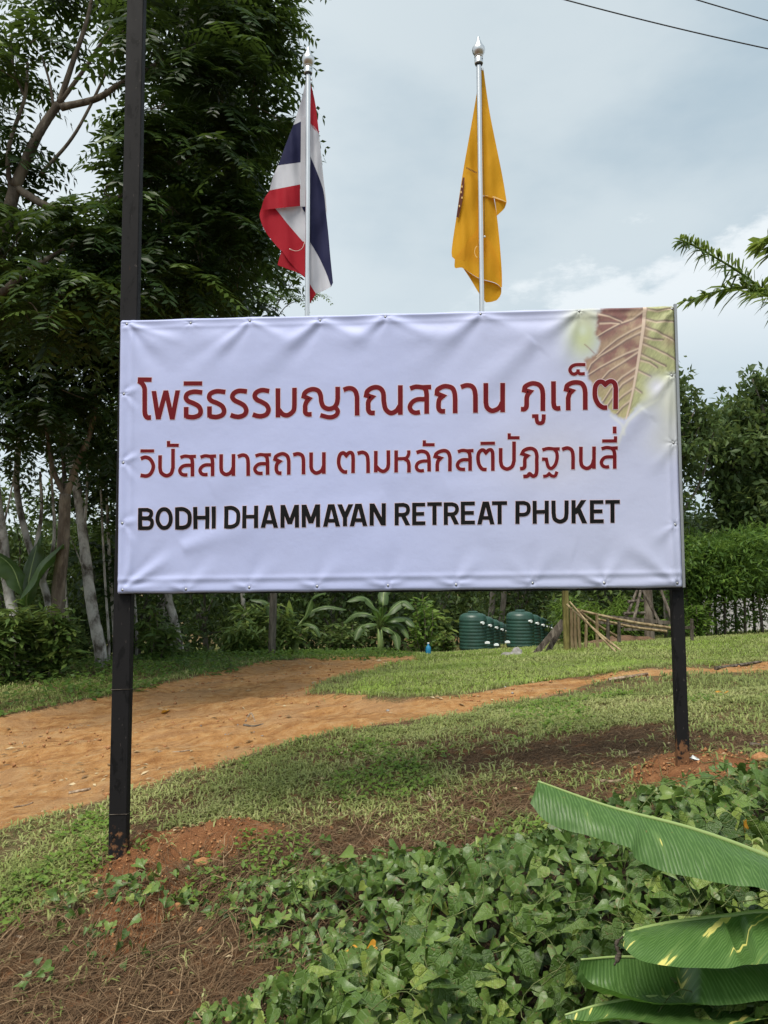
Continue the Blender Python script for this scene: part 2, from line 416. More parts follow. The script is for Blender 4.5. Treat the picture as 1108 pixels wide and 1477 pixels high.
MT['blue_plastic'] = mat('blue_plastic', lambda b: b.pbsdf((.02, .22, .42), .35))
MT['wall_white'] = mat('wall_white', lambda b: b.pbsdf(b.ramp(b.noise(2, 5, .6, b.coord('Object', (1, 1, .4))), [(.35, (.40, .40, .40)), (.6, (.62, .62, .63))]), .9))
MT['stone'] = mat('stone', lambda b: b.pbsdf(b.ramp(b.noise(8, 5, .7, b.coord()), [(.3, (.12, .11, .10)), (.65, (.34, .33, .32))]), .9, bump=b.noise(25, 4, .6, b.coord()), bstr=.7, bdist=.02))
MT['brown_earth'] = mat('brown_earth', lambda b: b.pbsdf(b.ramp(b.noise(9, 5, .7, b.coord()), [(.3, (.07, .045, .03)), (.65, (.17, .105, .065))]), .95, spec=.1, bump=b.noise(30, 4, .6, b.coord()), bstr=.7, bdist=.03))
MT['clay'] = mat('clay', lambda b: b.pbsdf(b.ramp(b.noise(40, 5, .7, b.coord()), [(.3, (.22, .095, .04)), (.65, (.42, .22, .105))]), .95, spec=.1, bump=b.noise(90, 4, .6, b.coord()), bstr=.7, bdist=.01))
def banana(under):
    def f(b):
        s = b.node('ShaderNodeSeparateXYZ'); b.link(b.attr('luv').outputs['Vector'], s.inputs[0])
        u, v = s.outputs[0], s.outputs[1]      # u along midrib in metres (slanted like the side veins), v across 0..1
        cmb = b.node('ShaderNodeCombineXYZ'); b.link(u, cmb.inputs[0]); b.link(b.ma('MULTIPLY', v, .02), cmb.inputs[1])
        wv = b.node('ShaderNodeTexWave', wave_type='BANDS', ins={'Scale': 30.0, 'Distortion': .6, 'Detail': 2.0}); b.link(cmb.outputs[0], wv.inputs[0]); fine = b.ma('ADD', b.ma('MULTIPLY', wv.outputs[1], .30), b.ma('MULTIPLY', b.noise(210, 2, .5, cmb.outputs[0]), .7)); med = b.noise(45, 3, .6, cmb.outputs[0])
        cm2 = b.node('ShaderNodeCombineXYZ'); b.link(u, cm2.inputs[0]); b.link(b.ma('MULTIPLY', v, .022), cm2.inputs[1]); b.link(s.outputs[2], cm2.inputs[2])
        big = b.noise(9, 2, .5, cm2.outputs[0])
        vs_ = b.ma('ADD', b.ma('SUBTRACT', b.attr('streak').outputs['Fac'], 1.0), b.ma('ADD', b.ma('MULTIPLY', b.noise(34, 3, .5, cm2.outputs[0]), .8), b.ma('MULTIPLY', big, .3)))
        g1, g2 = ((.04, .095, .022), (.07, .145, .036)) if not under else ((.03, .085, .02), (.05, .12, .03))
        col = b.mix(med, g1, g2)
        col = b.mix(b.ma('MULTIPLY', b.ss(fine, .48, .64), .6), col, (.12, .22, .065))
        col = b.mix(b.ma('MULTIPLY', b.ss(vs_, .57, .655), .4), col, (.16, .26, .08))
        col = b.mix(b.ss(vs_, .655, .675), col, (.62, .58, .17))
        col = b.mix(b.ss(v, .022, .012), col, (.42, .50, .18))
        n = b.noise(30, 5, .6, b.coord())
        col = b.mix(b.ma('MULTIPLY', b.ss(n, .7, .76), .6), col, (.25, .16, .06))
        b.pbsdf(col, .4, spec=.32, bump=b.ma('ADD', fine, b.ma('MULTIPLY', med, 1.2)), bstr=.55, bdist=.003, transl=.22, tcol=(.16, .34, .04))
    return f
MT['banana_leaf'] = mat('banana_leaf', banana(False))
def f(b):
    a = b.attr('tint').outputs['Fac']; b.pbsdf(b.ramp(a, [(0, (.03, .06, .018)), (.5, (.07, .12, .032)), (.85, (.15, .23, .06)), (1, (.34, .44, .08))]), .45, transl=.25, tcol=(.16, .3, .06))
MT['banana_far'] = mat('banana_far', f)
MT['banana_rib'] = mat('banana_rib', lambda b: b.pbsdf((.22, .30, .10), .45))

# ------------------------------------------------------------------ mesh helpers
def np_mesh(name, verts, faces=None, smooth=False, fattr=None, vattr=None, vcol=None, mats=(), midx=None, mixed=None):
    """verts (n,3); faces (m,k) all the same size, or mixed = list of arrays of different k"""
    me = bpy.data.meshes.new(name)
    verts = np.asarray(verts, np.float32)
    me.vertices.add(len(verts)); me.vertices.foreach_set('co', verts.ravel())
    fl = mixed if mixed is not None else [np.asarray(faces)]
    loops = np.concatenate([np.asarray(a).ravel() for a in fl]).astype(np.int32)
    cnt = np.concatenate([np.full(len(a), np.asarray(a).shape[1]) for a in fl]).astype(np.int32)
    st = np.r_[0, np.cumsum(cnt)[:-1]].astype(np.int32)
    me.loops.add(len(loops)); me.loops.foreach_set('vertex_index', loops)
    me.polygons.add(len(cnt)); me.polygons.foreach_set('loop_start', st)
    try: me.polygons.foreach_set('loop_total', cnt)
    except Exception: pass
    if midx is not None: me.polygons.foreach_set('material_index', np.asarray(midx, np.int32))
    me.update(calc_edges=True)
    if smooth: me.polygons.foreach_set('use_smooth', np.ones(len(cnt), bool))
    for k, v in (vattr or {}).items():
        v = np.asarray(v, np.float32)
        if v.ndim == 1:
            a = me.attributes.new(k, 'FLOAT', 'POINT'); a.data.foreach_set('value', v)
        else:
            a = me.attributes.new(k, 'FLOAT_VECTOR', 'POINT'); a.data.foreach_set('vector', v.ravel())
    if vcol is not None:
        a = me.color_attributes.new('print', 'FLOAT_COLOR', 'POINT')
        a.data.foreach_set('color', np.c_[vcol, np.ones(len(vcol))].astype(np.float32).ravel())
    for m in mats: me.materials.append(MT[m])
    me.validate(verbose=False) if False else None
    return me
def ob(name, me, parent=None, loc=None, label=None, cat=None, group=None, kind=None):
    o = bpy.data.objects.new(name, me); COL.objects.link(o)
    if parent is not None: o.parent = parent
    if loc is not None: o.location = V(loc)
    if label: o['label'] = label
    if cat: o['category'] = cat
    if group: o['group'] = group
    if kind: o['kind'] = kind
    return o
def empty(name, label, cat, loc=(0, 0, 0), group=None):
    return ob(name, None, None, loc, label, cat, group)

class MB:
    """collects pieces into one mesh"""
    def __init__(s): s.v = []; s.f = []; s.n = 0; s.m = []; s.t = []
    def add(s, v, faces, mi=0, tint=.5):
        v = np.asarray(v, float); s.v.append(v)
        for fc in faces: s.f.append([i + s.n for i in fc]); s.m.append(mi)
        s.t.append(np.full(len(v), tint)); s.n += len(v)
    def tube(s, pts, rad, k=8, mi=0, cap=True, tint=.5, rough=0.0):
        pts = np.asarray(pts, float); n = len(pts)
        rad = np.broadcast_to(np.asarray(rad, float), (n,))
        tan = np.gradient(pts, axis=0); tan /= np.linalg.norm(tan, axis=1)[:, None] + 1e-12
        ref = np.array([0, 0, 1.0]) if abs(tan[0][2]) < .9 else np.array([1.0, 0, 0])
        a = np.cross(tan, ref); a /= np.linalg.norm(a, axis=1)[:, None] + 1e-12
        bb = np.cross(tan, a)
        ang = np.arange(k) * 2 * math.pi / k
        rr = rad[:, None] * (1 + (RNG.random((n, k)) - .5) * rough)
        v = pts[:, None] + rr[..., None] * (np.cos(ang)[None, :, None] * a[:, None] + np.sin(ang)[None, :, None] * bb[:, None])
        fs = [(i * k + j, i * k + (j + 1) % k, (i + 1) * k + (j + 1) % k, (i + 1) * k + j) for i in range(n - 1) for j in range(k)]
        if cap: fs += [tuple(range(k - 1, -1, -1)), tuple((n - 1) * k + j for j in range(k))]
        s.add(v.reshape(-1, 3), fs, mi, tint)
    def box(s, lo, hi, mi=0, M=None):
        v = np.array([[x, y, z] for x in (lo[0], hi[0]) for y in (lo[1], hi[1]) for z in (lo[2], hi[2])], float)
        if M is not None: v = v @ M[0].T + M[1]
        s.add(v, [(0, 1, 3, 2), (4, 6, 7, 5), (0, 4, 5, 1), (2, 3, 7, 6), (0, 2, 6, 4), (1, 5, 7, 3)], mi)
    def lathe(s, prof, k=20, mi=0, c=(0, 0, 0)):
        n = len(prof); v = []
        for r, z in prof:
            for j in range(k): v.append((c[0] + r * math.cos(j * 2 * math.pi / k), c[1] + r * math.sin(j * 2 * math.pi / k), c[2] + z))
        fs = [(i * k + j, i * k + (j + 1) % k, (i + 1) * k + (j + 1) % k, (i + 1) * k + j) for i in range(n - 1) for j in range(k)]
        fs += [tuple(range(k - 1, -1, -1)), tuple((n - 1) * k + j for j in range(k))]
        s.add(v, fs, mi)
    def build(s, name, mats, smooth=False, auto=None):
        me = bpy.data.meshes.new(name)
        vv = np.concatenate(s.v)
        me.from_pydata(vv.tolist(), [], s.f)
        a = me.attributes.new('tint', 'FLOAT', 'POINT'); a.data.foreach_set('value', np.concatenate(s.t).astype(np.float32))
        for m in mats: me.materials.append(MT[m])
        me.polygons.foreach_set('material_index', s.m)
        if smooth: me.polygons.foreach_set('use_smooth', np.ones(len(s.f), bool))
        me.update()
        if auto and smooth:
            try: me.set_sharp_from_angle(angle=math.radians(auto))
            except Exception: pass
        return me
def curve3(pts, n=10):
    """Catmull-Rom through 3D points"""
    p = np.asarray(pts, float); p = np.vstack([2 * p[0] - p[1], p, 2 * p[-1] - p[-2]])
    o = []
    for i in range(1, len(p) - 2):
        for t in np.linspace(0, 1, n, endpoint=False):
            o.append(.5 * ((2 * p[i]) + (-p[i - 1] + p[i + 1]) * t + (2 * p[i - 1] - 5 * p[i] + 4 * p[i + 1] - p[i + 2]) * t * t + (-p[i - 1] + 3 * p[i] - 3 * p[i + 1] + p[i + 2]) * t ** 3))
    o.append(p[-2]); return np.array(o)
def unit(a): return a / (np.linalg.norm(a, axis=-1, keepdims=True) + 1e-12)
def rdir(n):
    return unit(RNG.normal(size=(n, 3)))

def leaf_quads(c, d, nrm, ln, wd, fold=.12):
    """folded rhombic leaves: base c, direction d, normal nrm -> verts (4n), quads as 2 tris"""
    c = np.asarray(c); d = unit(d); sd_ = unit(np.cross(d, nrm)); nn = np.cross(sd_, d)
    ln = np.asarray(ln)[:, None]; wd = np.asarray(wd)[:, None]
    v = np.stack([c, c + d * ln * .45 + sd_ * wd * .5 + nn * wd * fold, c + d * ln, c + d * ln * .45 - sd_ * wd * .5 + nn * wd * fold], 1)
    n = len(c); b0 = np.arange(n)[:, None] * 4
    fc = np.concatenate([b0 + np.array([0, 1, 2]), b0 + np.array([0, 2, 3])])
    return v.reshape(-1, 3), fc
def fronds(base, dirs, length, npair=9, lf=(.10, .032), droop=.45, tint=None):
    """pinnate fronds: drooping rachis with leaflet pairs; returns verts, tris, tint"""
    n = len(base); dirs = unit(dirs); length = np.asarray(length)
    t = np.linspace(.14, 1.0, npair)
    down = np.array([0, 0, -1.0])
    pos = base[:, None] + dirs[:, None] * (length[:, None] * t)[..., None] + down * (length[:, None] * t ** 2 * droop)[..., None]
    tan = unit(dirs[:, None] + down * (2 * t * droop)[None, :, None])
    side = unit(np.cross(tan, np.array([0, 0, 1.0]) + .01))
    side = unit(side + rdir(n)[:, None] * .25)
    vs, fs, ts = [], [], []; off = 0
    if tint is None: tint = RNG.random(n)
    shape = np.sin(np.clip(t, 0, 1) * math.pi * .80 + .35) * .5 + .6
    for s in (-1, 1):
        d = unit(side * s + tan * .45 + down * .28 + RNG.normal(size=pos.shape) * .10)
        nr = unit(np.cross(side, tan) * 1.0 + RNG.normal(size=pos.shape) * .25)
        ln = np.broadcast_to(lf[0] * shape, pos.shape[:2]) * RNG.uniform(.85, 1.15, pos.shape[:2]) * (length / length.mean())[:, None]
        v, f_ = leaf_quads(pos.reshape(-1, 3), d.reshape(-1, 3), nr.reshape(-1, 3), ln.ravel(), ln.ravel() * lf[1] / lf[0])
        vs.append(v); fs.append(f_ + off); off += len(v)
        ts.append(np.repeat(np.clip(np.repeat(tint, npair) + RNG.normal(size=n * npair) * .06, 0, 1), 4))
    # rachis strip: two crossed slivers
    r0 = base; r1 = pos[:, npair // 2]; r2 = pos[:, -1]; w = .004
    sd2 = side[:, 0] * w
    v = np.stack([r0 - sd2, r0 + sd2, r1 + sd2, r1 - sd2, r2], 1).reshape(-1, 3)
    b0 = np.arange(n)[:, None] * 5
    fs.append(np.concatenate([b0 + np.array(q) for q in ((0, 1, 2), (0, 2, 3), (3, 2, 4))]) + off)
    vs.append(v); ts.append(np.full(len(v), .55))
    return np.concatenate(vs), np.concatenate(fs), np.concatenate(ts)

# ------------------------------------------------------------------ ground (one sheet to the horizon), split into earth and dirt track
def make_ground():
    N = 440
    u = np.linspace(-1, 1, N)
    gx = .2 + .95 * np.sinh(5.2 * u); gy = 4.6 + .95 * np.sinh(5.2 * u)
    gx[0], gx[-1], gy[0], gy[-1] = -300, 300, -300, 300
    X_, Y_ = np.meshgrid(gx, gy); x = X_.ravel(); y = Y_.ravel()
    z = hz(x, y)
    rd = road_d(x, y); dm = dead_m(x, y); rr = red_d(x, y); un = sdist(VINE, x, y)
    v = np.stack([x, y, z], -1)
    i, j = np.meshgrid(np.arange(N - 1), np.arange(N - 1)); a = (j * N + i).ravel()
    q = np.stack([a, a + 1, a + N + 1, a + N], -1)
    on = rd[q].mean(1) > 0.0
    for name, sel in (('ground', ~on), ('dirt_track', on)):
        used = np.unique(q[sel]); remap = -np.ones(len(x), int); remap[used] = np.arange(len(used))
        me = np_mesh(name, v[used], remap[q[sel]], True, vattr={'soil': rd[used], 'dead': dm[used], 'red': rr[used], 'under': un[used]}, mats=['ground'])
        ob(name, me, kind='structure')
make_ground()

# ------------------------------------------------------------------ the billboard
BO = np.array([-1.4496, 4.1753, EYE - .0905]); BYAW = -.0595
BX = np.array([math.cos(BYAW), math.sin(BYAW), 0]); BN = np.array([math.sin(BYAW), -math.cos(BYAW), 0]); BZ = np.array([0, 0, 1.0])
CRN = np.array([[.0089, -.0102], [2.9949, .009], [3.0057, 1.5056], [-.0092, 1.5047]])   # bl br tr tl
def st_of(px, py):
    d = ray(px, py); k = ((BO - CAM) @ BN) / (d @ BN); q = CAM + d * k - BO
    return np.array([q @ BX, q[2]])
fast_px = {'top': [(183.5, 468), (276, 467), (361, 463.5), (462, 463), (556, 458), (693, 453.5), (835, 449.5), (969, 446)],
           'bottom': [(178, 851), (269, 850), (360, 847.5), (458, 846), (560, 844.5), (658, 843.5), (768, 841), (871, 841), (976, 841)],
           'left': [(180, 569), (179, 668), (177.5, 755)], 'right': [(968.5, 542), (971, 639), (973.5, 757)]}
FAST = {k: np.array([st_of(*p) for p in v]) for k, v in fast_px.items()}
folds = [ # start px, end px, amplitude (m, + towards the viewer), start width, end width
    ((178, 851), (262, 792), .007, .010, .035), ((262, 792), (420, 735), .006, .03, .09), ((178, 851), (300, 832), .004, .01, .03), ((178, 851), (215, 700), .004, .01, .05),
    ((183, 468), (215, 560), .0045, .008, .04), ((183, 468), (280, 500), .0035, .008, .03), ((183, 468), (260, 560), -.003, .008, .05),
    ((361, 463), (300, 520), .006, .010, .04), ((361, 463), (230, 550), -.003, .012, .05), ((361, 463), (430, 500), .003, .01, .03),
    ((462, 463), (400, 510), .006, .010, .045), ((462, 463), (340, 560), .003, .02, .06), ((462, 463), (540, 495), .004, .012, .035),
    ((556, 458), (640, 492), .005, .012, .035), ((556, 458), (500, 500), .0035, .01, .04), ((556, 458), (520, 480), .003, .01, .03),
    ((693, 453), (630, 500), .004, .012, .045), ((693, 453), (560, 560), .0035, .02, .07), ((693, 453), (760, 480), .003, .01, .03),
    ((835, 449), (770, 490), .007, .012, .04), ((770, 490), (640, 610), .006, .035, .08), ((835, 449), (800, 560), .0035, .01, .05), ((835, 449), (880, 462), .004, .01, .02),
    ((969, 446), (925, 510), .007, .010, .035), ((969, 446), (900, 452), .004, .01, .02), ((969, 446), (960, 540), .0035, .01, .025),
    ((968, 542), (930, 590), .006, .010, .03), ((930, 590), (860, 660), .0045, .03, .07), ((968, 542), (962, 640), .003, .008, .02),
    ((971, 639), (930, 690), .003, .01, .04), ((973, 757), (930, 790), .003, .01, .04), ((976, 841), (880, 760), .006, .012, .06), ((976, 841), (925, 836), .004, .01, .02), ((976, 841), (966, 760), .004, .01, .025),
    ((871, 841), (830, 830), .0055, .010, .018), ((871, 841), (905, 780), .004, .012, .05), ((871, 841), (850, 800), -.003, .012, .04),
    ((768, 841), (730, 832), .005, .010, .018), ((768, 841), (800, 780), .003, .012, .05), ((768, 841), (720, 790), .003, .012, .05),
    ((658, 843), (620, 834), .005, .010, .018), ((658, 843), (700, 790), .0035, .012, .05), ((658, 843), (690, 838), .004, .01, .015),
    ((560, 844), (520, 836), .005, .010, .018), ((560, 844), (600, 806), .003, .012, .05), ((560, 844), (590, 836), .004, .01, .015),
    ((458, 846), (425, 838), .005, .010, .018), ((458, 846), (500, 800), .003, .012, .05), ((360, 847), (330, 840), .005, .010, .018), ((360, 847), (410, 800), .003, .012, .05),
    ((269, 850), (240, 842), .005, .010, .018), ((269, 850), (330, 800), .003, .012, .05),
    ((180, 569), (205, 560), .004, .010, .02), ((180, 569), (200, 600), .003, .008, .02), ((179, 668), (205, 655), .005, .010, .02), ((179, 668), (196, 700), .004, .008, .02), ((177, 755), (205, 750), .004, .010, .02), ((177, 755), (195, 790), .003, .008, .02),
    ((560, 720), (420, 780), .003, .05, .09), ((640, 690), (760, 650), -.003, .06, .09), ((300, 700), (420, 640), .002, .06, .09), ((830, 800), (620, 740), .0025, .06, .08)]
FOLDS = [(st_of(*a), st_of(*b), am * 1.0, w0 * 1.15, w1 * 1.2) for a, b, am, w0, w1 in folds]
def quad_uv(s, t):
    """rough 0..1 coordinates inside the slightly uneven sheet"""
    return s / 3.0, t / 1.505
def wr(s, t):
    """wrinkle height of the sheet, metres towards the viewer"""
    z = fbm(s * 1.5 + t * .9, t * 1.7 - s * .6, 3, 61) * .0075 + fbm(s * 5, t * 5, 3, 65) * .0011
    for a, b, am, w0, w1 in FOLDS:
        d = b - a; ln = np.hypot(*d); d = d / ln
        al = (s - a[0]) * d[0] + (t - a[1]) * d[1]; pe = -(s - a[0]) * d[1] + (t - a[1]) * d[0]
        k = np.clip(al / ln, 0, 1); w = w0 + (w1 - w0) * k
        env = sstep(al, -.004, .025) * sstep(al, ln * 1.05, ln * .45)
        z = z + am * env * (np.exp(-(pe / w) ** 2) - .55 * np.exp(-((pe - 1.7 * w) / (1.1 * w)) ** 2))
    # hem: frame tube prints through, sheet turns back at the rim
    e_b = t - (-.0102 + s * .0064); e_t = 1.505 - t; e_l = s - (.0089 - .012 * t); e_r = 2.9949 + .0072 * t - s
    for e, c, am in ((e_b, .078, .0030), (e_l, .072, .0032), (e_t, .05, .0015), (e_r, .05, .003)):
        z = z + am * np.exp(-((e - c) / .012) ** 2) - am * .8 * np.exp(-((e - c + .026) / .016) ** 2)
    for e in (e_b, e_t, e_l, e_r): z = z - .012 * np.exp(-(np.maximum(e, 0) / .007) ** 2)
    # sag between the upper fasteners
    T = FAST['top'][:, 0]
    for i in range(len(T) - 1):
        k = np.clip((s - T[i]) / (T[i + 1] - T[i]), 0, 1); z = z - np.sin(k * math.pi) ** 2 * (.009 * np.exp(-((e_t - .05) / .045) ** 2) - .004 * np.exp(-((e_t - .14) / .05) ** 2)) * (1.3 if 3 <= i <= 5 else .7)
    for arr in FAST.values():
        for fs, ft in arr:
            r = np.hypot(s - fs, t - ft); an = np.arctan2(t - ft, s - fs)
            z = z - .006 * np.exp(-(r / .011) ** 2) + .0014 * np.exp(-(r / .04) ** 1.5) * np.cos(an * 7 + fs * 40) * sstep(r, .004, .015)
    return z
def bpt(s, t, off=0.0):
    s = np.asarray(s, float); t = np.asarray(t, float)
    return BO + s[..., None] * BX + t[..., None] * BZ + (wr(s, t) + .012 + off)[..., None] * BN
def seg_d(x, y, pts):
    best = np.full(x.shape, 1e9); side = np.zeros(x.shape); par = np.zeros(x.shape)
    n = len(pts) - 1
    for i in range(n):
        (ax, ay), (bx, by) = pts[i], pts[i + 1]
        dx, dy = bx - ax, by - ay; l2 = dx * dx + dy * dy
        t = np.clip(((x - ax) * dx + (y - ay) * dy) / l2, 0, 1)
        d = np.hypot(x - ax - t * dx, y - ay - t * dy); m = d < best
        best = np.where(m, d, best); side = np.where(m, np.sign((x - ax) * dy - (y - ay) * dx), side); par = np.where(m, (i + t) / n, par)
    return best, side, par
def print_col(s, t):
    """printed colours of the sheet (albedo); leaf art in its own 0..1100 layout"""
    q = BO + s[:, None] * BX + t[:, None] * BZ - CAM
    dd = q @ FW; px = CX + F * (q @ RT) / dd; py = CY - F * (q @ UP) / dd
    base = np.array([.435, .485, .76]); warm = np.array([.475, .505, .68])
    k = sstep(s, 1.2, 2.9)[:, None] * .8; c = base * (1 - k) + warm * k
    x = (px - 800) * 5.83; y = (py - 435) * 5.83
    def over(c, m, col): m = np.clip(m, 0, 1)[:, None]; return c * (1 - m) + np.asarray(col) * m
    def blob(cx_, cy_, rx, ry, a): return a * np.exp(-(((x - cx_) / rx) ** 2 + ((y - cy_) / ry) ** 2))
    grn = (.47, .53, .25)
    c = over(c, blob(240, 290, 150, 210, .95), grn); c = over(c, blob(300, 120, 170, 90, .55), (.50, .50, .33))
    c = over(c, blob(235, 250, 40, 50, .5), (.60, .68, .66))
    c = over(c, blob(860, 600, 150, 190, .9), (.46, .50, .19)); c = over(c, blob(980, 880, 160, 260, .6), (.52, .53, .33)); c = over(c, blob(700, 760, 120, 120, .9), (.50, .52, .18))
    c = over(c, blob(-60, 1300, 420, 260, .25), (.60, .55, .5)); c = over(c, blob(960, 1180, 200, 140, .35), (.55, .56, .42))
    poly = np.array([(765, 25), (480, 25), (395, 55), (350, 120), (345, 200), (330, 280), (370, 340), (350, 440), (235, 490), (258, 570), (270, 640), (315, 720), (360, 810), (420, 900), (490, 960), (580, 1010), (640, 950), (710, 860),
                     (760, 720), (830, 640), (920, 600), (1060, 600), (1060, 25)])
    sdv = sdist(poly, x, y) + fbm(x / 30, y / 30, 3, 71) * 14
    lm = sstep(sdv, -14, 26)
    n1_ = fbm(x / 90 + y / 160, y / 90 - x / 200, 4, 73); n2_ = fbm(x / 9, y / 16, 3, 77); n3_ = fbm((x + y * .7) / 12, (y - x * .6) / 60, 3, 79)
    tan_ = np.array([.47, .33, .21]); mar = np.array([.20, .05, .058]); yg = np.array([.47, .42, .19]); gr = np.array([.45, .47, .22])
    leaf = np.tile(tan_, (len(x), 1))
    leaf = over(leaf, sstep(y, 560, 900), yg)
    midx = 755 - (y - 60) * .165
    right = sstep(x - midx, 0, 30)
    m = sstep(n1_ + n3_ * .25, -.5, .25) * sstep(y, 860, 420) * .85
    m = m * (1 - .85 * np.exp(-((x * .45 + y - 560 + 0) / 55) ** 2))      # the pale band between two veins
    leaf = over(leaf, m * (1 - right) * .95, mar)
    leaf = over(leaf, sstep(y, 110, 30) * (1 - right) * .9, (.12, .03, .045))
    leaf = over(leaf, right, gr); leaf = over(leaf, right * sstep(x - midx, 95, 40) * sstep(y, 600, 300) * sstep(y, 120, 220) * .7, (.34, .19, .13))
    leaf = over(leaf, right * blob(960, 330, 60, 60, .6), (.34, .20, .14))
    leaf = leaf * (.80 * (1 + .26 * n3_ + .14 * n2_))[:, None]
    veins = [[(750, 80), (650, 150), (540, 190), (430, 250), (350, 300)], [(735, 205), (640, 250), (520, 320), (420, 400), (350, 470)], [(730, 255), (600, 320), (480, 400), (380, 460), (300, 530), (268, 600)],
             [(700, 400), (600, 440), (480, 500), (370, 560), (280, 620)], [(697, 430), (560, 520), (450, 590), (380, 670)], [(680, 560), (560, 640), (470, 730), (400, 840)], [(665, 630), (560, 700), (500, 780), (440, 870)],
             [(645, 740), (560, 800), (490, 870)], [(625, 840), (560, 890), (520, 940)], [(370, 110), (460, 130), (560, 170)], [(380, 190), (470, 185), (540, 190)],
             [(760, 70), (860, 90), (1020, 60)], [(765, 155), (850, 180), (1020, 175)], [(760, 225), (850, 260), (1020, 345)], [(730, 360), (850, 410), (1020, 500)], [(715, 450), (800, 490), (920, 550)], [(695, 590), (800, 640)], [(670, 740), (720, 775)],
             [(716, 500), (790, 520), (850, 560)], [(725, 300), (820, 330), (900, 330)]]
    for vv in veins:
        d, sg, pr = seg_d(x, y, vv)
        wv = 9 * (1 - .5 * pr)
        leaf = over(leaf, np.exp(-((d - 9) / 10) ** 2) * (sg > 0) * .85, (.10, .05, .05))
        leaf = over(leaf, np.exp(-(d / wv) ** 2) * .85, (.60, .47, .35))
    c = c * (1 - lm[:, None]) + leaf * lm[:, None]
    mid = [(758, 40), (745, 200), (715, 400), (690, 560), (660, 720), (625, 880), (595, 990)]
    d, sg, pr = seg_d(x, y, mid); w_ = 15 - 9 * pr
    c = over(c, np.exp(-((d - w_ - 3) / 7) ** 2) * (sg > 0) * .5 * lm, (.2, .12, .09))
    c = over(c, sstep(d, w_ + 3, w_ - 3), (.60, .47, .37))
    c = over(c, blob(850, 720, 80, 90, .8), (.60, .61, .76))
    d, _, pr = seg_d(x, y, [(975, 640), (860, 830), (720, 910), (610, 1010), (550, 1130), (525, 1200)])
    c = over(c, np.exp(-(d / 16) ** 2) * .55, (.68, .70, .62))
    d, _, pr = seg_d(x, y, [(470, 960), (560, 1040), (580, 1120)]); c = over(c, np.exp(-(d / 14) ** 2) * .5, (.66, .68, .64))
    d, _, pr = seg_d(x, y, [(250, 365), (290, 400), (330, 440)]); c = over(c, np.exp(-(d / 5) ** 2) * .7, (.2, .07, .06))
    return np.clip(c, 0, 1)

sign = empty('billboard', 'large white banner board with red Thai lettering stretched on two black posts', 'billboard', (0, 0, 0))
def make_banner():
    s = np.r_[np.arange(0, 2.35, .0085), np.linspace(2.35, 3.0, 215)]; t = np.r_[np.arange(0, .72, .0085), np.linspace(.72, 1.5, 255)]
    S, T = np.meshgrid(s / 3.0, t / 1.5); a = S.ravel(); b = T.ravel()
    pt = (1 - b)[:, None] * ((1 - a)[:, None] * CRN[0] + a[:, None] * CRN[1]) + b[:, None] * ((1 - a)[:, None] * CRN[3] + a[:, None] * CRN[2])
    # slightly uneven hem between fasteners
    ss_, tt = pt[:, 0], pt[:, 1]
    tt = tt + (b > .5) * sstep(b, .93, 1) * (-.004 * np.abs(np.sin(ss_ * 8.5))) + sstep(b, .07, 0) * (.004 * np.abs(np.sin(ss_ * 8.9 + .3)))
    v = bpt(ss_, tt); col = print_col(ss_, tt)
    ns, ntt = len(s), len(t); i, j = np.meshgrid(np.arange(ns - 1), np.arange(ntt - 1)); k = (j * ns + i).ravel()
    q = np.stack([k, k + 1, k + ns + 1, k + ns], -1)
    # turned-back rim behind the sheet
    rim = np.r_[np.arange(ns), (np.arange(1, ntt) * ns + ns - 1), ((ntt - 1) * ns + np.arange(ns - 2, -1, -1)), (np.arange(ntt - 2, 0, -1) * ns)]
    back = v[rim] - BN * .026; n0 = len(v); m = len(rim); nx = (np.arange(m) + 1) % m
    q2 = np.stack([rim, np.arange(m) + n0, nx + n0, rim[nx]], -1)
    me = np_mesh('banner_sheet', np.vstack([v, back]), np.vstack([q, q2]), True, vcol=np.vstack([col, col[rim]]), mats=['banner'])
    return ob('banner_sheet', me, sign)
sheet = make_banner()

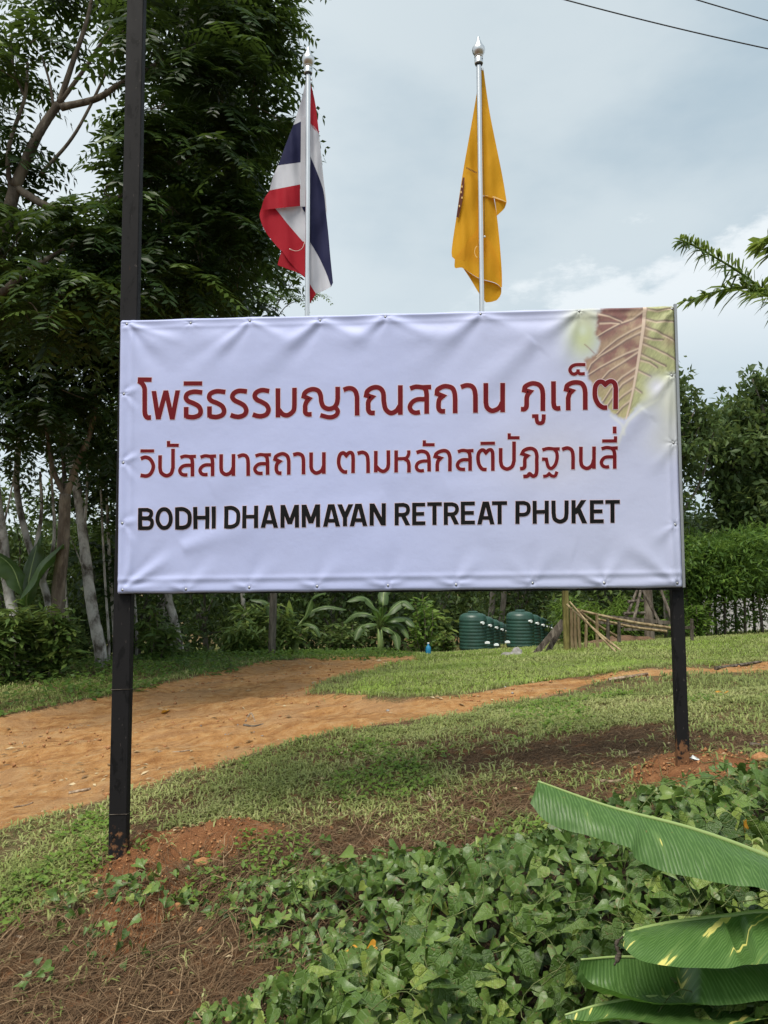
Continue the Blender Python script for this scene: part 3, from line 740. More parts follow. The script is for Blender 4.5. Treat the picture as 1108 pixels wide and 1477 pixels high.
TEXT = "0S241:102,1163,179,1161;0S254:107,1155,128,1139,140,1115,142,1090,142,1090,144,986,144,986,148,964,160,951,179,951;0H253:193,1097,220,940;0H252:220,940,260,1099;0H252:260,1099,298,938;0H251:298,938,326,1098;0S227:359,1136,461,1134;0S251:462,1084,416,1089,382,1079,372,1057,385,1038,417,1024,445,1006,455,980,446,959,418,949,393,950,375,954;0S251:375,946,374,1005;0S250:590,1084,544,1089,510,1078,501,1056,514,1037,545,1024,574,1005,584,978,574,958,546,948,521,949,504,953;0S250:504,946,503,1006;0S249:709,1085,666,1089,638,1077,629,1056,642,1037,670,1023,695,1006,706,979,695,957,668,947,643,949,620,957;0S248:831,1085,792,1091,761,1079,752,1058,764,1039,792,1025,817,1008,828,983,817,958,790,948,765,950,742,958;0S248:879,1099,880,940;0S247:970,1100,970,1005,970,1005,966,977,947,957,926,950,904,958,884,982;0S246:1064,953,1043,953,1030,963,1029,985,1029,1001,1036,1021,1050,1038,1050,1038,1021,1052,1021,1052,1027,1071,1049,1086,1076,1090,1101,1080,1113,1055,1117,1021,1129,993,1156,981,1185,988,1201,1010,1206,1038,1206,1038,1206,1100;0S233:1196,985,1206,969,1201,950,1184,938,1156,935,1112,947;0S245:1238,1083,1264,1091,1288,1087,1304,1070,1311,1042,1311,1042,1311,942;0S249:1406,954,1383,956,1372,970,1371,992,1371,1010,1378,1028,1392,1041,1392,1041,1361,1051,1361,1051,1367,1073,1389,1089,1416,1094,1440,1084,1453,1059,1456,1012,1466,972,1493,952,1523,964,1542,992;0S248:1545,1102,1544,942;0S241:1598,1084,1629,1093,1664,1089,1664,1089,1710,1090;0S248:1668,1091,1682,1074,1686,1047,1686,1047,1685,945;0S240:1686,1023,1639,1024,1610,1010,1595,984,1605,960,1626,951,1649,954;0S246:1783,956,1762,957,1750,971,1749,996,1754,1021,1773,1039,1773,1039,1741,1053,1741,1053,1745,1074,1767,1088,1791,1092,1822,1082,1835,1055,1838,1019,1838,1019,1837,945;0S246:1870,1086,1897,1094,1924,1090,1940,1071,1946,1038,1946,1038,1945,945;0S245:2002,1103,2001,1001,2001,1001,2007,973,2028,955,2052,958,2074,973,2087,998;0S245:2092,1103,2089,946;0S244:2186,960,2204,960,2215,973,2217,1002,2218,1021,2224,1039,2236,1053,2236,1053,2206,1062,2206,1062,2211,1081,2233,1094,2256,1098,2285,1088,2299,1066,2303,1039,2303,1039,2301,948;0S190:2244,921,2271,921;0S201:2267,930,2267,907,2267,907,2271,888,2285,882,2299,888,2304,906,2304,906,2305,929;0S243:2360,1106,2358,991,2358,991,2362,968,2375,960,2393,961;0S242:2434,949,2435,1014,2435,1014,2443,1038,2456,1052,2456,1052,2426,1062,2426,1062,2432,1082,2455,1095,2481,1098,2507,1091,2521,1069,2525,1040,2525,1040,2523,950;0S168:2530,1193,2483,1194,2459,1185,2448,1167,2456,1148,2473,1143,2490,1153,2490,1153,2491,1168;0S169:2488,1155,2501,1144,2525,1144;0S240:2637,959,2614,961,2591,979,2577,1011,2575,1044,2580,1076,2596,1096,2615,1097,2630,1083,2630,1083,2649,1097,2667,1098,2680,1085,2684,1063,2684,1063,2680,950;1S164:124,767,199,766;1S195:127,725,152,732,178,721,195,692,195,667,182,641,160,629,127,633;1S194:233,741,234,673,234,673,242,645,270,629,296,641,306,672,306,672,304,776;1S169:270,796,335,795;1S169:278,819,279,796;1S175:346,728,371,735,396,732,396,732,431,733;1S194:396,733,409,720,413,695,413,695,414,624;1S181:414,684,375,684,353,674,344,656,353,638,369,632,386,632;1S174:457,728,482,735,507,732,507,732,542,733;1S193:507,734,520,720,524,695,524,695,525,624;1S180:524,684,486,685,464,674,455,656,463,638,480,632,497,633;1S193:570,742,571,668,571,668,576,646,595,632,615,635,630,649,637,667;1S192:638,742,639,624;1S192:662,728,687,736,706,731,716,715,719,690,719,690,720,623;1S173:759,730,784,737,808,735,808,735,843,735;1S191:808,736,821,722,825,697,825,697,826,627;1S179:825,686,787,687,766,677,756,659,765,641,781,635,798,635;1S190:901,634,884,636,875,648,873,667,878,686,891,698,891,698,866,710,866,710,871,725,890,736,911,739,932,727,940,703,941,681,941,681,941,626;1S190:965,733,990,738,1010,731,1019,714,1021,686,1021,686,1021,627;1S190:1062,744,1062,667,1062,667,1068,647,1086,633,1105,636,1122,649,1129,669;1S190:1131,744,1131,628;1S188:1256,636,1236,638,1219,656,1211,683,1213,714,1222,734,1238,739,1252,725,1252,725,1266,739,1280,739,1287,726,1289,700,1289,700,1288,630;1S189:1313,736,1338,741,1357,733,1366,716,1369,687,1369,687,1369,629;1S188:1411,747,1410,632;1S188:1478,749,1478,673,1478,673,1473,652,1455,637,1434,642,1414,662;1S187:1520,748,1519,630;1S169:1519,703,1564,704,1579,711,1587,730,1587,747;1S187:1567,701,1582,690,1587,672,1588,660,1588,660,1587,629;1S187:1629,735,1655,742,1680,735,1692,716,1695,688,1695,688,1695,633;1S168:1695,689,1660,688,1636,678,1627,659,1634,642,1651,636,1667,638;1S163:1662,777,1725,776;1S163:1671,800,1671,777;1S186:1738,633,1738,667,1738,667,1743,688,1757,703,1757,703,1728,713,1728,713,1735,728,1754,739,1778,743,1796,734,1805,711,1806,687,1806,687,1805,633;1S168:1849,736,1873,743,1897,740,1897,740,1931,741;1S185:1897,741,1909,728,1913,703,1913,703,1912,634;1S173:1913,692,1876,693,1855,683,1845,665,1853,647,1869,642,1885,642;1S161:1969,779,2045,779;1S184:1999,639,1977,642,1961,663,1955,694,1957,721,1968,739,1984,743,1997,729,1997,729,2011,742,2025,743,2032,729,2033,702,2033,702,2032,632;1S185:2075,752,2074,681,2074,681,2081,654,2106,640,2133,653,2144,683,2144,683,2146,786;1S159:2113,807,2175,806;1S159:2121,830,2121,807;1S184:2175,641,2190,642,2199,652,2200,679,2203,697,2215,709,2215,709,2187,720,2187,720,2196,736,2216,746,2239,747,2257,735,2264,710,2263,685,2263,685,2262,632,2257,608,2245,600,2236,603,2224,613,2213,601,2191,599;1S171:2294,739,2324,746,2354,743,2354,743,2384,743;1S170:2354,743,2368,724,2369,690,2358,657,2338,640,2322,651,2313,689,2313,689,2291,690;1S157:2295,598,2314,601,2326,612,2326,612,2340,600,2357,600,2367,622;1S183:2397,740,2422,747,2442,740,2451,722,2453,696,2453,696,2451,634;1S183:2495,752,2493,675,2493,675,2498,652,2518,638,2537,642,2552,657,2559,681;1S182:2563,752,2560,635;1S169:2602,740,2628,746,2654,742,2654,742,2685,743;1S182:2653,744,2665,729,2669,706,2669,706,2667,634;1S169:2669,696,2627,696,2609,687,2599,668,2606,650,2622,643,2638,645;1S163:2606,781,2682,780;1S156:2675,804,2674,776;1S182:2672,856,2671,820;2S209:130,453,132,337;2S184:130,444,169,444,169,444,187,436,191,422,185,407,169,399,131,400;2S183:131,398,175,397,175,397,192,388,196,371,191,354,176,345,132,345;2S199:261,447,272,445,283,437,291,426,296,412,298,396,297,380,292,365,284,354,274,347,263,345,251,347,241,355,233,366,227,380,225,396,227,412,232,427,240,438,250,445,261,447;2S207:332,455,334,337;2S199:332,446,363,446,386,436,400,416,400,375,389,355,366,346,334,346;2S207:431,456,433,339;2S206:497,457,498,339;2S182:432,399,497,399;2S206:532,458,534,340;2S206:601,458,603,340;2S198:602,449,631,450,654,439,667,419,667,376,657,358,634,348,603,348;2S205:701,459,702,340;2S205:765,459,766,341;2S180:701,401,765,401;2H220:803,342,833,460;2H220:873,341,841,460;2S180:812,372,863,371;2S204:909,461,909,341;2H220:910,461,948,360;2H220:948,360,985,460;2S204:986,461,987,341;2S203:1023,461,1024,342;2S203:1100,462,1100,343;2H228:1025,461,1062,363;2H227:1062,363,1098,462;2H218:1139,344,1166,462;2H218:1207,345,1176,462;2S178:1149,375,1195,374;2H235:1216,461,1245,393;2H234:1276,461,1245,393;2S202:1245,399,1245,346;2H217:1282,345,1312,463;2H217:1352,346,1322,463;2S177:1292,377,1342,376;2S201:1388,463,1387,348;2S201:1452,464,1451,348;2H241:1389,463,1450,348;2S200:1521,464,1520,348;2S184:1521,455,1556,456,1556,456,1575,448,1581,429,1575,411,1556,403,1520,403;2H232:1553,400,1579,348;2S200:1614,465,1613,349;2S176:1604,456,1671,456;2S176:1604,406,1665,407;2S176:1603,357,1671,357;2S176:1684,458,1759,458;2S199:1721,457,1720,348;2S199:1781,465,1780,348;2S183:1781,456,1815,456,1815,456,1834,448,1840,429,1833,411,1815,403,1781,403;2H230:1812,401,1837,350;2S198:1871,468,1870,349;2S182:1861,459,1933,459;2S182:1861,409,1927,409;2S182:1860,358,1932,358;2H214:1956,348,1987,467;2H213:2024,348,1996,467;2S173:1967,382,2015,381;2S181:2025,459,2102,459;2S197:2064,458,2062,349;2S197:2158,468,2155,349;2S180:2158,459,2192,459,2192,459,2211,450,2216,428,2210,407,2191,397,2156,397;2S196:2247,468,2245,349;2S196:2310,468,2307,350;2S180:2246,410,2309,411;2S196:2345,468,2344,403,2344,403,2350,372,2377,358,2404,372,2411,402,2411,402,2413,468;2S195:2449,469,2446,349;2H252:2452,398,2501,469;2H243:2472,424,2503,349;2S195:2544,468,2541,350;2S178:2534,459,2602,459;2S178:2533,410,2596,410;2S178:2532,358,2601,358;2S178:2614,459,2687,459;2S194:2650,460,2647,350"
def smooth_path(p):
    """Catmull-Rom between repeated (corner) points"""
    segs = []; cur = [p[0]]
    for a in p[1:]:
        if a == cur[-1]: segs.append(cur); cur = [a]
        else: cur.append(a)
    segs.append(cur); o = []
    for sg in segs:
        if len(sg) < 2: continue
        if len(sg) == 2: r = [np.array(sg[0], float) + (np.array(sg[1], float) - np.array(sg[0], float)) * k for k in (0, .25, .5, .75, 1)]
        else: r = list(curve3(np.array(sg, float), 6))
        if o: r = r[1:]
        o += r
    return np.array(o)
def letter_mesh(lines, grow, off, mi_of):
    vs, fs, ms = [], [], []; n = 0
    for idx, it in enumerate(TEXT.split(';')):
        head, body = it.split(':'); line = int(head[0]); kind = head[1]; w = int(head[2:]) / 10000 + grow
        if line not in lines: continue
        p = list(map(float, body.split(','))); p = [(p[i], p[i + 1]) for i in range(0, len(p), 2)]
        o = off + (idx % 9) * .00008
        if kind == 'H':
            (x0, y0), (x1, y1) = p
            ex = grow / 2 * (1 if y1 > y0 else -1) * 1000
            c = np.array([(x0 + (x1 - x0) * k, y0 - ex + (y1 - y0 + 2 * ex) * k) for k in np.linspace(0, 1, 7)]) / 1000
            Lf = c - [w / 2, 0]; Rt = c + [w / 2, 0]
        else:
            c = smooth_path(p) / 1000
            keep = np.r_[True, np.hypot(*np.diff(c, axis=0).T) > 1e-5]; c = c[keep]
            d = unit(np.diff(c, axis=0)); dn = np.vstack([d[:1], unit(d[:-1] + d[1:]), d[-1:]])
            cosh = np.clip((dn * np.vstack([d[:1], d])).sum(1), .55, 1)
            nrm = np.stack([-dn[:, 1], dn[:, 0]], -1) * (w / 2 / cosh)[:, None]
            c = c.copy(); c[0] -= d[0] * grow / 2; c[-1] += d[-1] * grow / 2
            Lf = c + nrm; Rt = c - nrm
        rows = np.stack([Lf, (Lf * 2 + Rt) / 3, (Lf + Rt * 2) / 3, Rt], 1)
        k = len(rows); vs.append(bpt(rows[..., 0].ravel(), rows[..., 1].ravel(), o))
        for i in range(k - 1):
            for j in range(3):
                a = n + i * 4 + j; fs.append((a, a + 1, a + 5, a + 4)); ms.append(mi_of(line))
        n += k * 4
    return np.concatenate(vs), np.array(fs), ms
for lines, m, nm in (((0,), 'ink_red', 'large red Thai heading printed across the banner'), ((1,), 'ink_red', 'smaller red Thai line printed under the heading'), ((2,), 'ink_black', 'black English line printed below the Thai lines')):
    v1, f1, m1 = letter_mesh(lines, .0022 if lines == (2,) else .001, .0014, lambda l: 0)
    v2, f2, m2 = letter_mesh(lines, .0068 if lines != (2,) else .0070, .0006, lambda l: 1)
    me = np_mesh('printed_line', np.vstack([v1, v2]), np.vstack([f1, f2 + len(v1)]), True, mats=[m, 'ink_halo'], midx=m1 + m2)
    o = ob('printed_line', me, sheet); o['label'] = nm

# posts, frame, fasteners
def PY(px, py, Y_):
    d = ray(px, py); return CAM + d * (Y_ / d[1])
def prism_post(name, cx_, cy_, w, dp, z0, z1, mt, parent):
    b = MB(); bev = .004; hw, hd = w / 2, dp / 2
    ring = [(-hw + bev, -hd), (hw - bev, -hd), (hw, -hd + bev), (hw, hd - bev), (hw - bev, hd), (-hw + bev, hd), (-hw, hd - bev), (-hw, -hd + bev)]
    n = 24; v = []
    for k in range(n + 1):
        z = z0 + (z1 - z0) * k / n
        for x, y in ring:
            q = np.array([cx_, cy_, z]) + BX * (x + .0006 * math.sin(k * 1.7)) - BN * y; v.append(q)
    fs = [(k * 8 + j, k * 8 + (j + 1) % 8, (k + 1) * 8 + (j + 1) % 8, (k + 1) * 8 + j) for k in range(n) for j in range(8)] + [tuple(range(7, -1, -1)), tuple(n * 8 + j for j in range(8))]
    b.add(v, fs); me = b.build(name, [mt]); g_ = gz(cx_, cy_); me.attributes['tint'].data.foreach_set('value', np.array([max(0, q[2] - g_) for q in v], np.float32)); return ob(name, me, parent)
pl = PY(178.5, 900, 4.225); pr = PY(977.5, 900, 4.055)
lo = prism_post('post', pl[0] + .0, 4.225 + .0, .098, .052, LP[2] - .35, 6.2, 'post_paint', sign); lo['label'] = 'tall black steel post rising past the top of the banner'
ro = prism_post('post', pr[0], 4.055, .060, .050, RP[2] - .35, BO[2] + 1.50, 'post_paint', sign); ro['label'] = 'shorter black steel post under the right end of the banner'
# thin wires tied round the left post
for py in (995, 1175):
    b = MB(); z = PY(170, py, 4.2)[2]; w, d = .051, .028
    ring = [np.array([pl[0], 4.225, z + dz]) + BX * x + BN * y for x, y, dz in ((-w, d, .0), (w, d, .004), (w, -d, 0), (-w, -d, -.003), (-w, d, 0))]
    b.tube(ring, .0016, 5); ob('tie_wire', b.build('tie_wire', ['wood_grey']), sign)
def bar(name, s0, t0, s1, t1, r, dep, mt):
    b = MB(); p = [BO + BX * s + BZ * t - BN * dep for s, t in ((s0, t0), (s1, t1))]
    ax = unit(p[1] - p[0]); sdv = np.cross(ax, BN); R_ = r
    v = [q + sdv * a * R_ + BN * c * R_ for q in p for a, c in ((-1, -1), (1, -1), (1, 1), (-1, 1))]
    b.add(v, [(0, 1, 2, 3), (7, 6, 5, 4), (0, 4, 5, 1), (1, 5, 6, 2), (2, 6, 7, 3), (3, 7, 4, 0)]); return ob(name, b.build(name, [mt]), sign)
bar('frame_rail', .02, 1.478, 2.985, 1.482, .0125, .017, 'frame_steel'); bar('frame_rail', .02, .001, 2.985, .012, .0125, .017, 'post_paint')
bar('frame_upright', 3.004, .012, 3.014, 1.515, .007, .004, 'frame_steel'); bar('frame_upright', .035, .03, .020, 1.46, .0125, .02, 'frame_steel')
for s in (.75, 1.5, 2.25): bar('frame_upright', s, .03, s, 1.46, .0125, .017, 'post_paint')
b = MB(); b.lathe([(.001, .004), (.0035, .0036), (.005, .002), (.0055, 0), (.008, -.0005), (.0085, -.003)], 12)
me_s = b.build('screw', ['frame_steel'], True)
for arr in FAST.values():
    for fs, ft in arr:
        o = ob('screw', me_s, sheet); p = bpt(np.array([fs]), np.array([ft]), .0035)[0]
        o.matrix_world = Matrix.Translation(V(p)) @ V(BN).to_track_quat('Z', 'Y').to_matrix().to_4x4()

# white knotted bag scrap at the foot of the right post
b = MB(); q = RP + np.array([.045, -.03, .0])
r_ = np.random.default_rng(3); vv = np.array([[r_.normal() * .010, r_.normal() * .008, abs(r_.normal()) * .014] for _ in range(14)]) + [q[0], q[1], gz(q[0], q[1])]
b.add(vv, [(i, (i + 3) % 14, (i + 5) % 14) for i in range(14)]); ob('plastic_scrap', b.build('plastic_scrap', ['white_plastic'], True), None, None, 'crumpled pale plastic scrap at the foot of the right post', 'scrap')

# ------------------------------------------------------------------ flagpoles
def flagpole(x0, y0, x1, y1, Yd, label):
    top = PY(x1, y1, Yd); base = PY(x0, y0, Yd); dirv = (top - base) / (top[2] - base[2]); foot = base + dirv * (1.62 - base[2])
    r = empty('flagpole', label, 'flagpole', foot)
    b = MB(); b.tube([np.zeros(3), dirv * (top[2] - foot[2]) * .5, dirv * (top[2] - foot[2])], .0135, 16); ob('pole', b.build('pole', ['steel'], True, 40), r)
    tq = (top - foot)
    b = MB(); b.lathe([(.0175, -.030), (.0205, -.028), (.0205, -.024), (.0195, -.022)], 24, 1); b.lathe([(.0215, -.022), (.0240, -.020), (.0240, .010), (.0225, .013)], 24)
    ob('collar', b.build('collar', ['steel', 'rubber'], True, 30), r, tq)
    b = MB(); b.lathe([(.0205, .013), (.0245, .018), (.0255, .022), (.020, .025), (.026, .033), (.034, .046), (.0372, .060), (.0350, .074), (.0275, .086), (.0255, .0865), (.0245, .090), (.0185, .103), (.0110, .121), (.0075, .130), (.0078, .139), (.0062, .142), (.0004, .1425)], 28)
    ob('finial', b.build('finial', ['steel'], True, 28), r, tq)
    b = MB(); b.tube([tq + [.013, -.012, .0], tq + [.020, -.017, 0]], .0028, 8); ob('set_screw', b.build('set_screw', ['rubber'], True), r)
    b = MB(); b.lathe([(.005, 0), (.006, .004), (.006, .012), (.004, .016)], 10); ob('cord_clip', b.build('cord_clip', ['steel']), r, tq + np.array([.019, 0, -.062]))
    return r
flagpole(443.3, 455, 444.8, 101, 4.27, 'silver flagpole carrying the red, white and blue flag, left of the two')
flagpole(695.3, 450, 690.7, 87, 4.19, 'silver flagpole carrying the plain yellow flag, right of the two')

# ------------------------------------------------------------------ flags: draped cloth panels
def panel(b, A, B, Yd, mi, n=26, m=14, ripple=.012, seed=0, bulge=0.0):
    """cloth between two outline curves given as layout points; depth ripples like soft pleats"""
    A = curve_len(A, n); B = curve_len(B, n)
    g = []
    for i in range(n):
        for j in range(m):
            k = j / (m - 1); p = A[i] * (1 - k) + B[i] * k
            dep = Yd + ripple * (math.sin(p[0] * .17 + p[1] * .012 + seed) + .5 * math.sin(p[0] * .37 - p[1] * .03 + seed * 2) + .25 * math.sin(p[0] * .1 + p[1] * .09)) + .35 * ripple * float(fbm(p[0] * .06, p[1] * .03, 3, 90 + seed)) - bulge * math.sin(math.pi * k)
            g.append(PY(p[0], p[1], dep))
    b.add(g, [(i * m + j, i * m + j + 1, (i + 1) * m + j + 1, (i + 1) * m + j) for i in range(n - 1) for j in range(m - 1)], mi)
def curve_len(pts, n):
    p = np.array(pts, float)
    if len(p) > 2: p = curve3(p, 8)
    d = np.r_[0, np.cumsum(np.hypot(*np.diff(p, axis=0).T) + 1e-9)]
    t = np.linspace(0, d[-1], n); return np.stack([np.interp(t, d, p[:, 0]), np.interp(t, d, p[:, 1])], -1)
b = MB(); Y1 = 4.315
mats_f = ['flag_red', 'flag_white', 'flag_blue', 'flag_sleeve']
# right half, behind the pole, from top to bottom
panel(b, [(447, 112), (447.5, 150), (447, 180)], [(448.5, 120), (455, 150), (460.5, 194)], Y1, 0)
panel(b, [(447, 177), (447.5, 200), (446, 229)], [(448, 178), (455, 184), (460.5, 194)], Y1, 1, n=14)
panel(b, [(460.5, 192), (452, 184), (446, 178), (445, 229)], [(460.5, 194), (466, 250), (470, 284), (472, 310)], Y1 + .001, 1)
panel(b, [(445, 222), (445, 280), (443, 345)], [(447, 224), (458, 250), (466.7, 276), (470, 305)], Y1 - .004, 2, n=30)
panel(b, [(443, 343), (458, 368), (469.6, 392), (477.5, 414)], [(470, 303), (473.8, 338), (476.7, 371), (480.5, 408)], Y1 - .004, 2, n=30)
panel(b, [(443, 300), (443, 345)], [(470, 303), (460, 372)], Y1 - .002, 2, n=10)
panel(b, [(442, 343), (441.5, 375), (442, 404), (455.4, 424)], [(444, 344), (458, 367), (469.6, 391), (477.5, 413)], Y1 - .0062, 1, n=26)
panel(b, [(455.4, 423.5), (466, 420)], [(477, 412), (477.5, 414)], Y1 - .0066, 1, n=6)
panel(b, [(441, 398), (440.5, 425), (440.5, 448)], [(442.5, 402), (449, 413), (456, 424), ], Y1 - .008, 0, n=12)
panel(b, [(440.5, 447), (444, 437)], [(456, 424), (449, 430)], Y1 - .0084, 0, n=8)
# left half
panel(b, [(442.5, 112), (439, 127), (434, 147), (423, 181.5)], [(447, 112), (446, 130), (444, 150), (441, 181.5)], Y1 - .006, 1)
panel(b, [(423, 180.5), (412, 209), (401, 239.5)], [(434.5, 175), (434.2, 205), (433.6, 235)], Y1 - .0065, 2)
panel(b, [(401, 238.5), (394, 255), (388.5, 276)], [(434, 234), (433.6, 250), (433, 267)], Y1 - .007, 1)
panel(b, [(389.3, 274.5), (381, 287), (377.5, 299), (376, 303)], [(433, 266), (433, 280), (433, 297)], Y1 - .0076, 0, bulge=.006)
panel(b, [(434.2, 168), (433.8, 230), (433, 298)], [(447, 168), (445, 230), (443, 298)], Y1 - .0095, 3, ripple=.003)
# shadowed underside of the rolled lower edge and the loose corner
panel(b, [(376, 303), (374.6, 311), (378.5, 325), (385.6, 338), (397, 352.4), (407, 363)], [(394.5, 297.5), (404, 309), (415, 323), (427, 337), (438.5, 350), (442, 353)], Y1 + .010, 0, ripple=.006)
panel(b, [(376, 302), (394.5, 298)], [(376, 303), (395, 298.2)], Y1 + .002, 0, n=8)
panel(b, [(394.5, 297.5), (404, 309), (415, 323), (427, 337), (438.5, 350)], [(433, 297), (438, 301), (443, 312), (443, 330), (443, 352)], Y1 + .014, 1, ripple=.006)
panel(b, [(431, 296), (435, 300)], [(445, 297), (445, 312)], Y1 + .006, 2, n=8)
panel(b, [(407, 362), (418, 378), (430, 391), (440, 400)], [(438.5, 348), (442, 360), (443, 380), (443, 402)], Y1 + .004, 0, ripple=.006)
panel(b, [(407, 361), (403, 372), (400.4, 382.4)], [(408, 363), (420, 380), (432, 393)], Y1 + .012, 0, ripple=.004)
panel(b, [(400.4, 382.4), (415, 388), (430, 393.5), (440, 400.5)], [(407, 363), (418, 378), (430, 391), (440, 399.5)], Y1 + .012, 0, ripple=.003)
fl = empty('flag', 'limp red, white and blue striped flag hanging beside the left pole', 'flag', PY(444, 112, Y1))
inv = -np.array(fl.location)
def shifted(bm, off):
    bm.v = [v + off for v in bm.v]; return bm
ob('flag_cloth', shifted(b, inv).build('flag_cloth', mats_f, True), fl)
b = MB(); b.tube(curve3([PY(419, 360, Y1 - .02), PY(428, 362, Y1 - .03), PY(436, 358, Y1 - .03), PY(440, 348, Y1 - .02)], 6), .0016, 6); b.tube([PY(417.5, 359, Y1 - .02), PY(420.5, 360.5, Y1 - .02)], .0032, 6)
ob('tie_cord', shifted(b, inv).build('tie_cord', ['cord'], True), fl)
b = MB(); Y2 = 4.235
panel(b, [(688.5, 130), (686.5, 142), (679.3, 184), (667.8, 249), (658.5, 312), (651.4, 364), (656, 374)], [(692, 130), (692, 150), (692, 200), (692, 250), (692, 300), (692, 345), (692, 378)], Y2, 0, n=46, m=20, ripple=.010)
panel(b, [(656.2, 372), (656, 386), (662, 386.2), (668.4, 387), (689.7, 400.6), (714, 407.8), (723, 415)], [(690, 330), (700, 340), (708, 350), (714, 362), (719, 378), (722, 398), (724, 414)], Y2 - .004, 0, n=34, m=16, ripple=.006)
panel(b, [(690, 283), (690, 320), (690, 350), (700, 372), (724, 414)], [(712, 283), (716.7, 311), (721, 352), (723.9, 392), (724.2, 415)], Y2 + .006, 0, n=40, m=14, ripple=.009, seed=2)
panel(b, [(693, 98), (692.5, 180), (692, 281)], [(697.2, 98), (706.4, 162), (724, 250), (730.9, 291)], Y2 - .006, 0, n=40, m=14, ripple=.008, seed=1)
panel(b, [(692, 280), (699, 281.5), (714, 283.6), (730.9, 291)], [(693, 281), (700, 282.2), (715, 286), (730.9, 292)], Y2 - .010, 1, n=12, m=3, ripple=.001)
panel(b, [(713, 284), (715, 297), (716.7, 311)], [(731, 291), (728, 300), (722, 306.5), (717, 311)], Y2 + .012, 0, n=12, ripple=.004)
panel(b, [(668.4, 387), (679, 403), (691, 423), (701, 436.2)], [(669, 387.2), (689.7, 401), (714, 408.4), (723.4, 415.5)], Y2 + .018, 0, n=24, ripple=.006)
panel(b, [(701, 436.2), (709, 435.5), (716.7, 433)], [(723.4, 415.5), (723, 423), (721, 428)], Y2 + .016, 0, n=8, ripple=.003)
# printed emblem sliver, lettering ticks and ring on the cloth
panel(b, [(667.6, 256), (663.5, 280), (660.2, 300), (658.4, 313)], [(670.3, 256), (668.4, 280), (665, 300), (661.4, 314)], Y2 - .0145, 2, n=20, m=4, ripple=.010)
for i, (px, py) in enumerate([(666.5, 268), (665.3, 276), (666.6, 284), (662.8, 296)]): panel(b, [(px - 1.2, py), (px - .6, py + 3)], [(px + .7, py - .6), (px + 1, py + 2)], Y2 - .026, 1, n=3, m=3, ripple=.002)
for i in range(8): panel(b, [(673.2 + i * 1.9, 241 + i * .95), (672.8 + i * 1.9, 243.4 + i * .95)], [(674.4 + i * 1.9, 241.2 + i * .95), (674.0 + i * 1.9, 243.8 + i * .95)], Y2 - .021, 2, n=3, m=2, ripple=.001)
ringp = [(689.5 - 5.2 * math.sin(a) * (1), 363 - 9 * math.cos(a)) for a in np.linspace(.25, 2.9, 14)]
panel(b, ringp, [(x + .9, 363 + (y - 363) * .88) for x, y in ringp], Y2 - .026, 1, n=20, m=2, ripple=.002)
fy = empty('flag', 'limp plain yellow flag with a brown emblem sliver hanging beside the right pole', 'flag', PY(691, 98, Y2)); inv = -np.array(fy.location)
ob('flag_cloth', shifted(b, inv).build('flag_cloth', ['flag_yellow', 'flag_pale_line', 'flag_emblem'], True), fy)
b = MB(); b.tube([PY(694.5, 110, 4.205), PY(698.5, 280, 4.2), PY(699, 343, 4.2)], .0011, 5); b.lathe([(.002, 0), (.006, .003), (.006, .010), (.002, .013)], 8, 1, PY(699, 343, 4.2))
ob('tie_cord', shifted(b, inv).build('tie_cord', ['wood_grey', 'white_plastic'], True), fy)

# ------------------------------------------------------------------ trees
def limb_pts(p0, p1, bend=.12, n=9):
    p0 = np.asarray(p0, float); p1 = np.asarray(p1, float); ln = np.linalg.norm(p1 - p0)
    mid = (p0 + p1) / 2 + RNG.normal(size=3) * ln * bend + np.array([0, 0, ln * .06])
    return curve3([p0, mid, p1], n)
def crown_obj(parent, v, f_, t, m, name='crown', origin=None):
    me = np_mesh(name, v - origin, f_, False, vattr={'tint': t}, mats=[m]); o = ob(name, me, parent)
    if len(f_) > 300: o['kind'] = 'stuff'
    return o
def whorls(blobs, per, L=.5, nf=7, npair=9, lf=(.10, .032), droop=.5, keep=None):
    """twig-end rosettes of pinnate fronds filling blobs (px, py, depth, radius_px, dens)"""
    B, Dd, Ls, Ti, ends = [], [], [], [], []
    for (px, py, d, r, dens) in blobs:
        rad = r * d / F; c = P(px, py, d); n = max(2, int(per * dens * (rad / .8) ** 2))
        off = rdir(n) * (RNG.random(n) ** .45)[:, None] * rad * np.array([1, 1.15, 1])
        for o_ in off:
            q = c + o_; ends.append((q, c)); lean = unit(o_ + np.array([0, 0, .15]))
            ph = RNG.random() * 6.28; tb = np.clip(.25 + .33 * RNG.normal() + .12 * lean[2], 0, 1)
            for k in range(nf):
                a = ph + k * 6.283 / nf + RNG.normal() * .2
                B.append(q); Dd.append(np.array([math.cos(a), math.sin(a), RNG.uniform(-.55, .75)]) + lean * .5); Ls.append(L * RNG.uniform(.7, 1.15)); Ti.append(np.clip(tb + RNG.normal() * .08, 0, 1))
    v, f_, t = fronds(np.array(B), np.array(Dd), np.array(Ls), npair, lf, droop, np.array(Ti))
    return v, f_, t, ends
def twigs(mb, ends, frac=.5, r=.007, hub=None):
    for q, c in ends:
        if RNG.random() < frac: mb.tube(limb_pts(c if hub is None else hub, q, .1, 3), np.linspace(r * 1.5, r * .6, 7)[:7] if False else r, 4, cap=False)

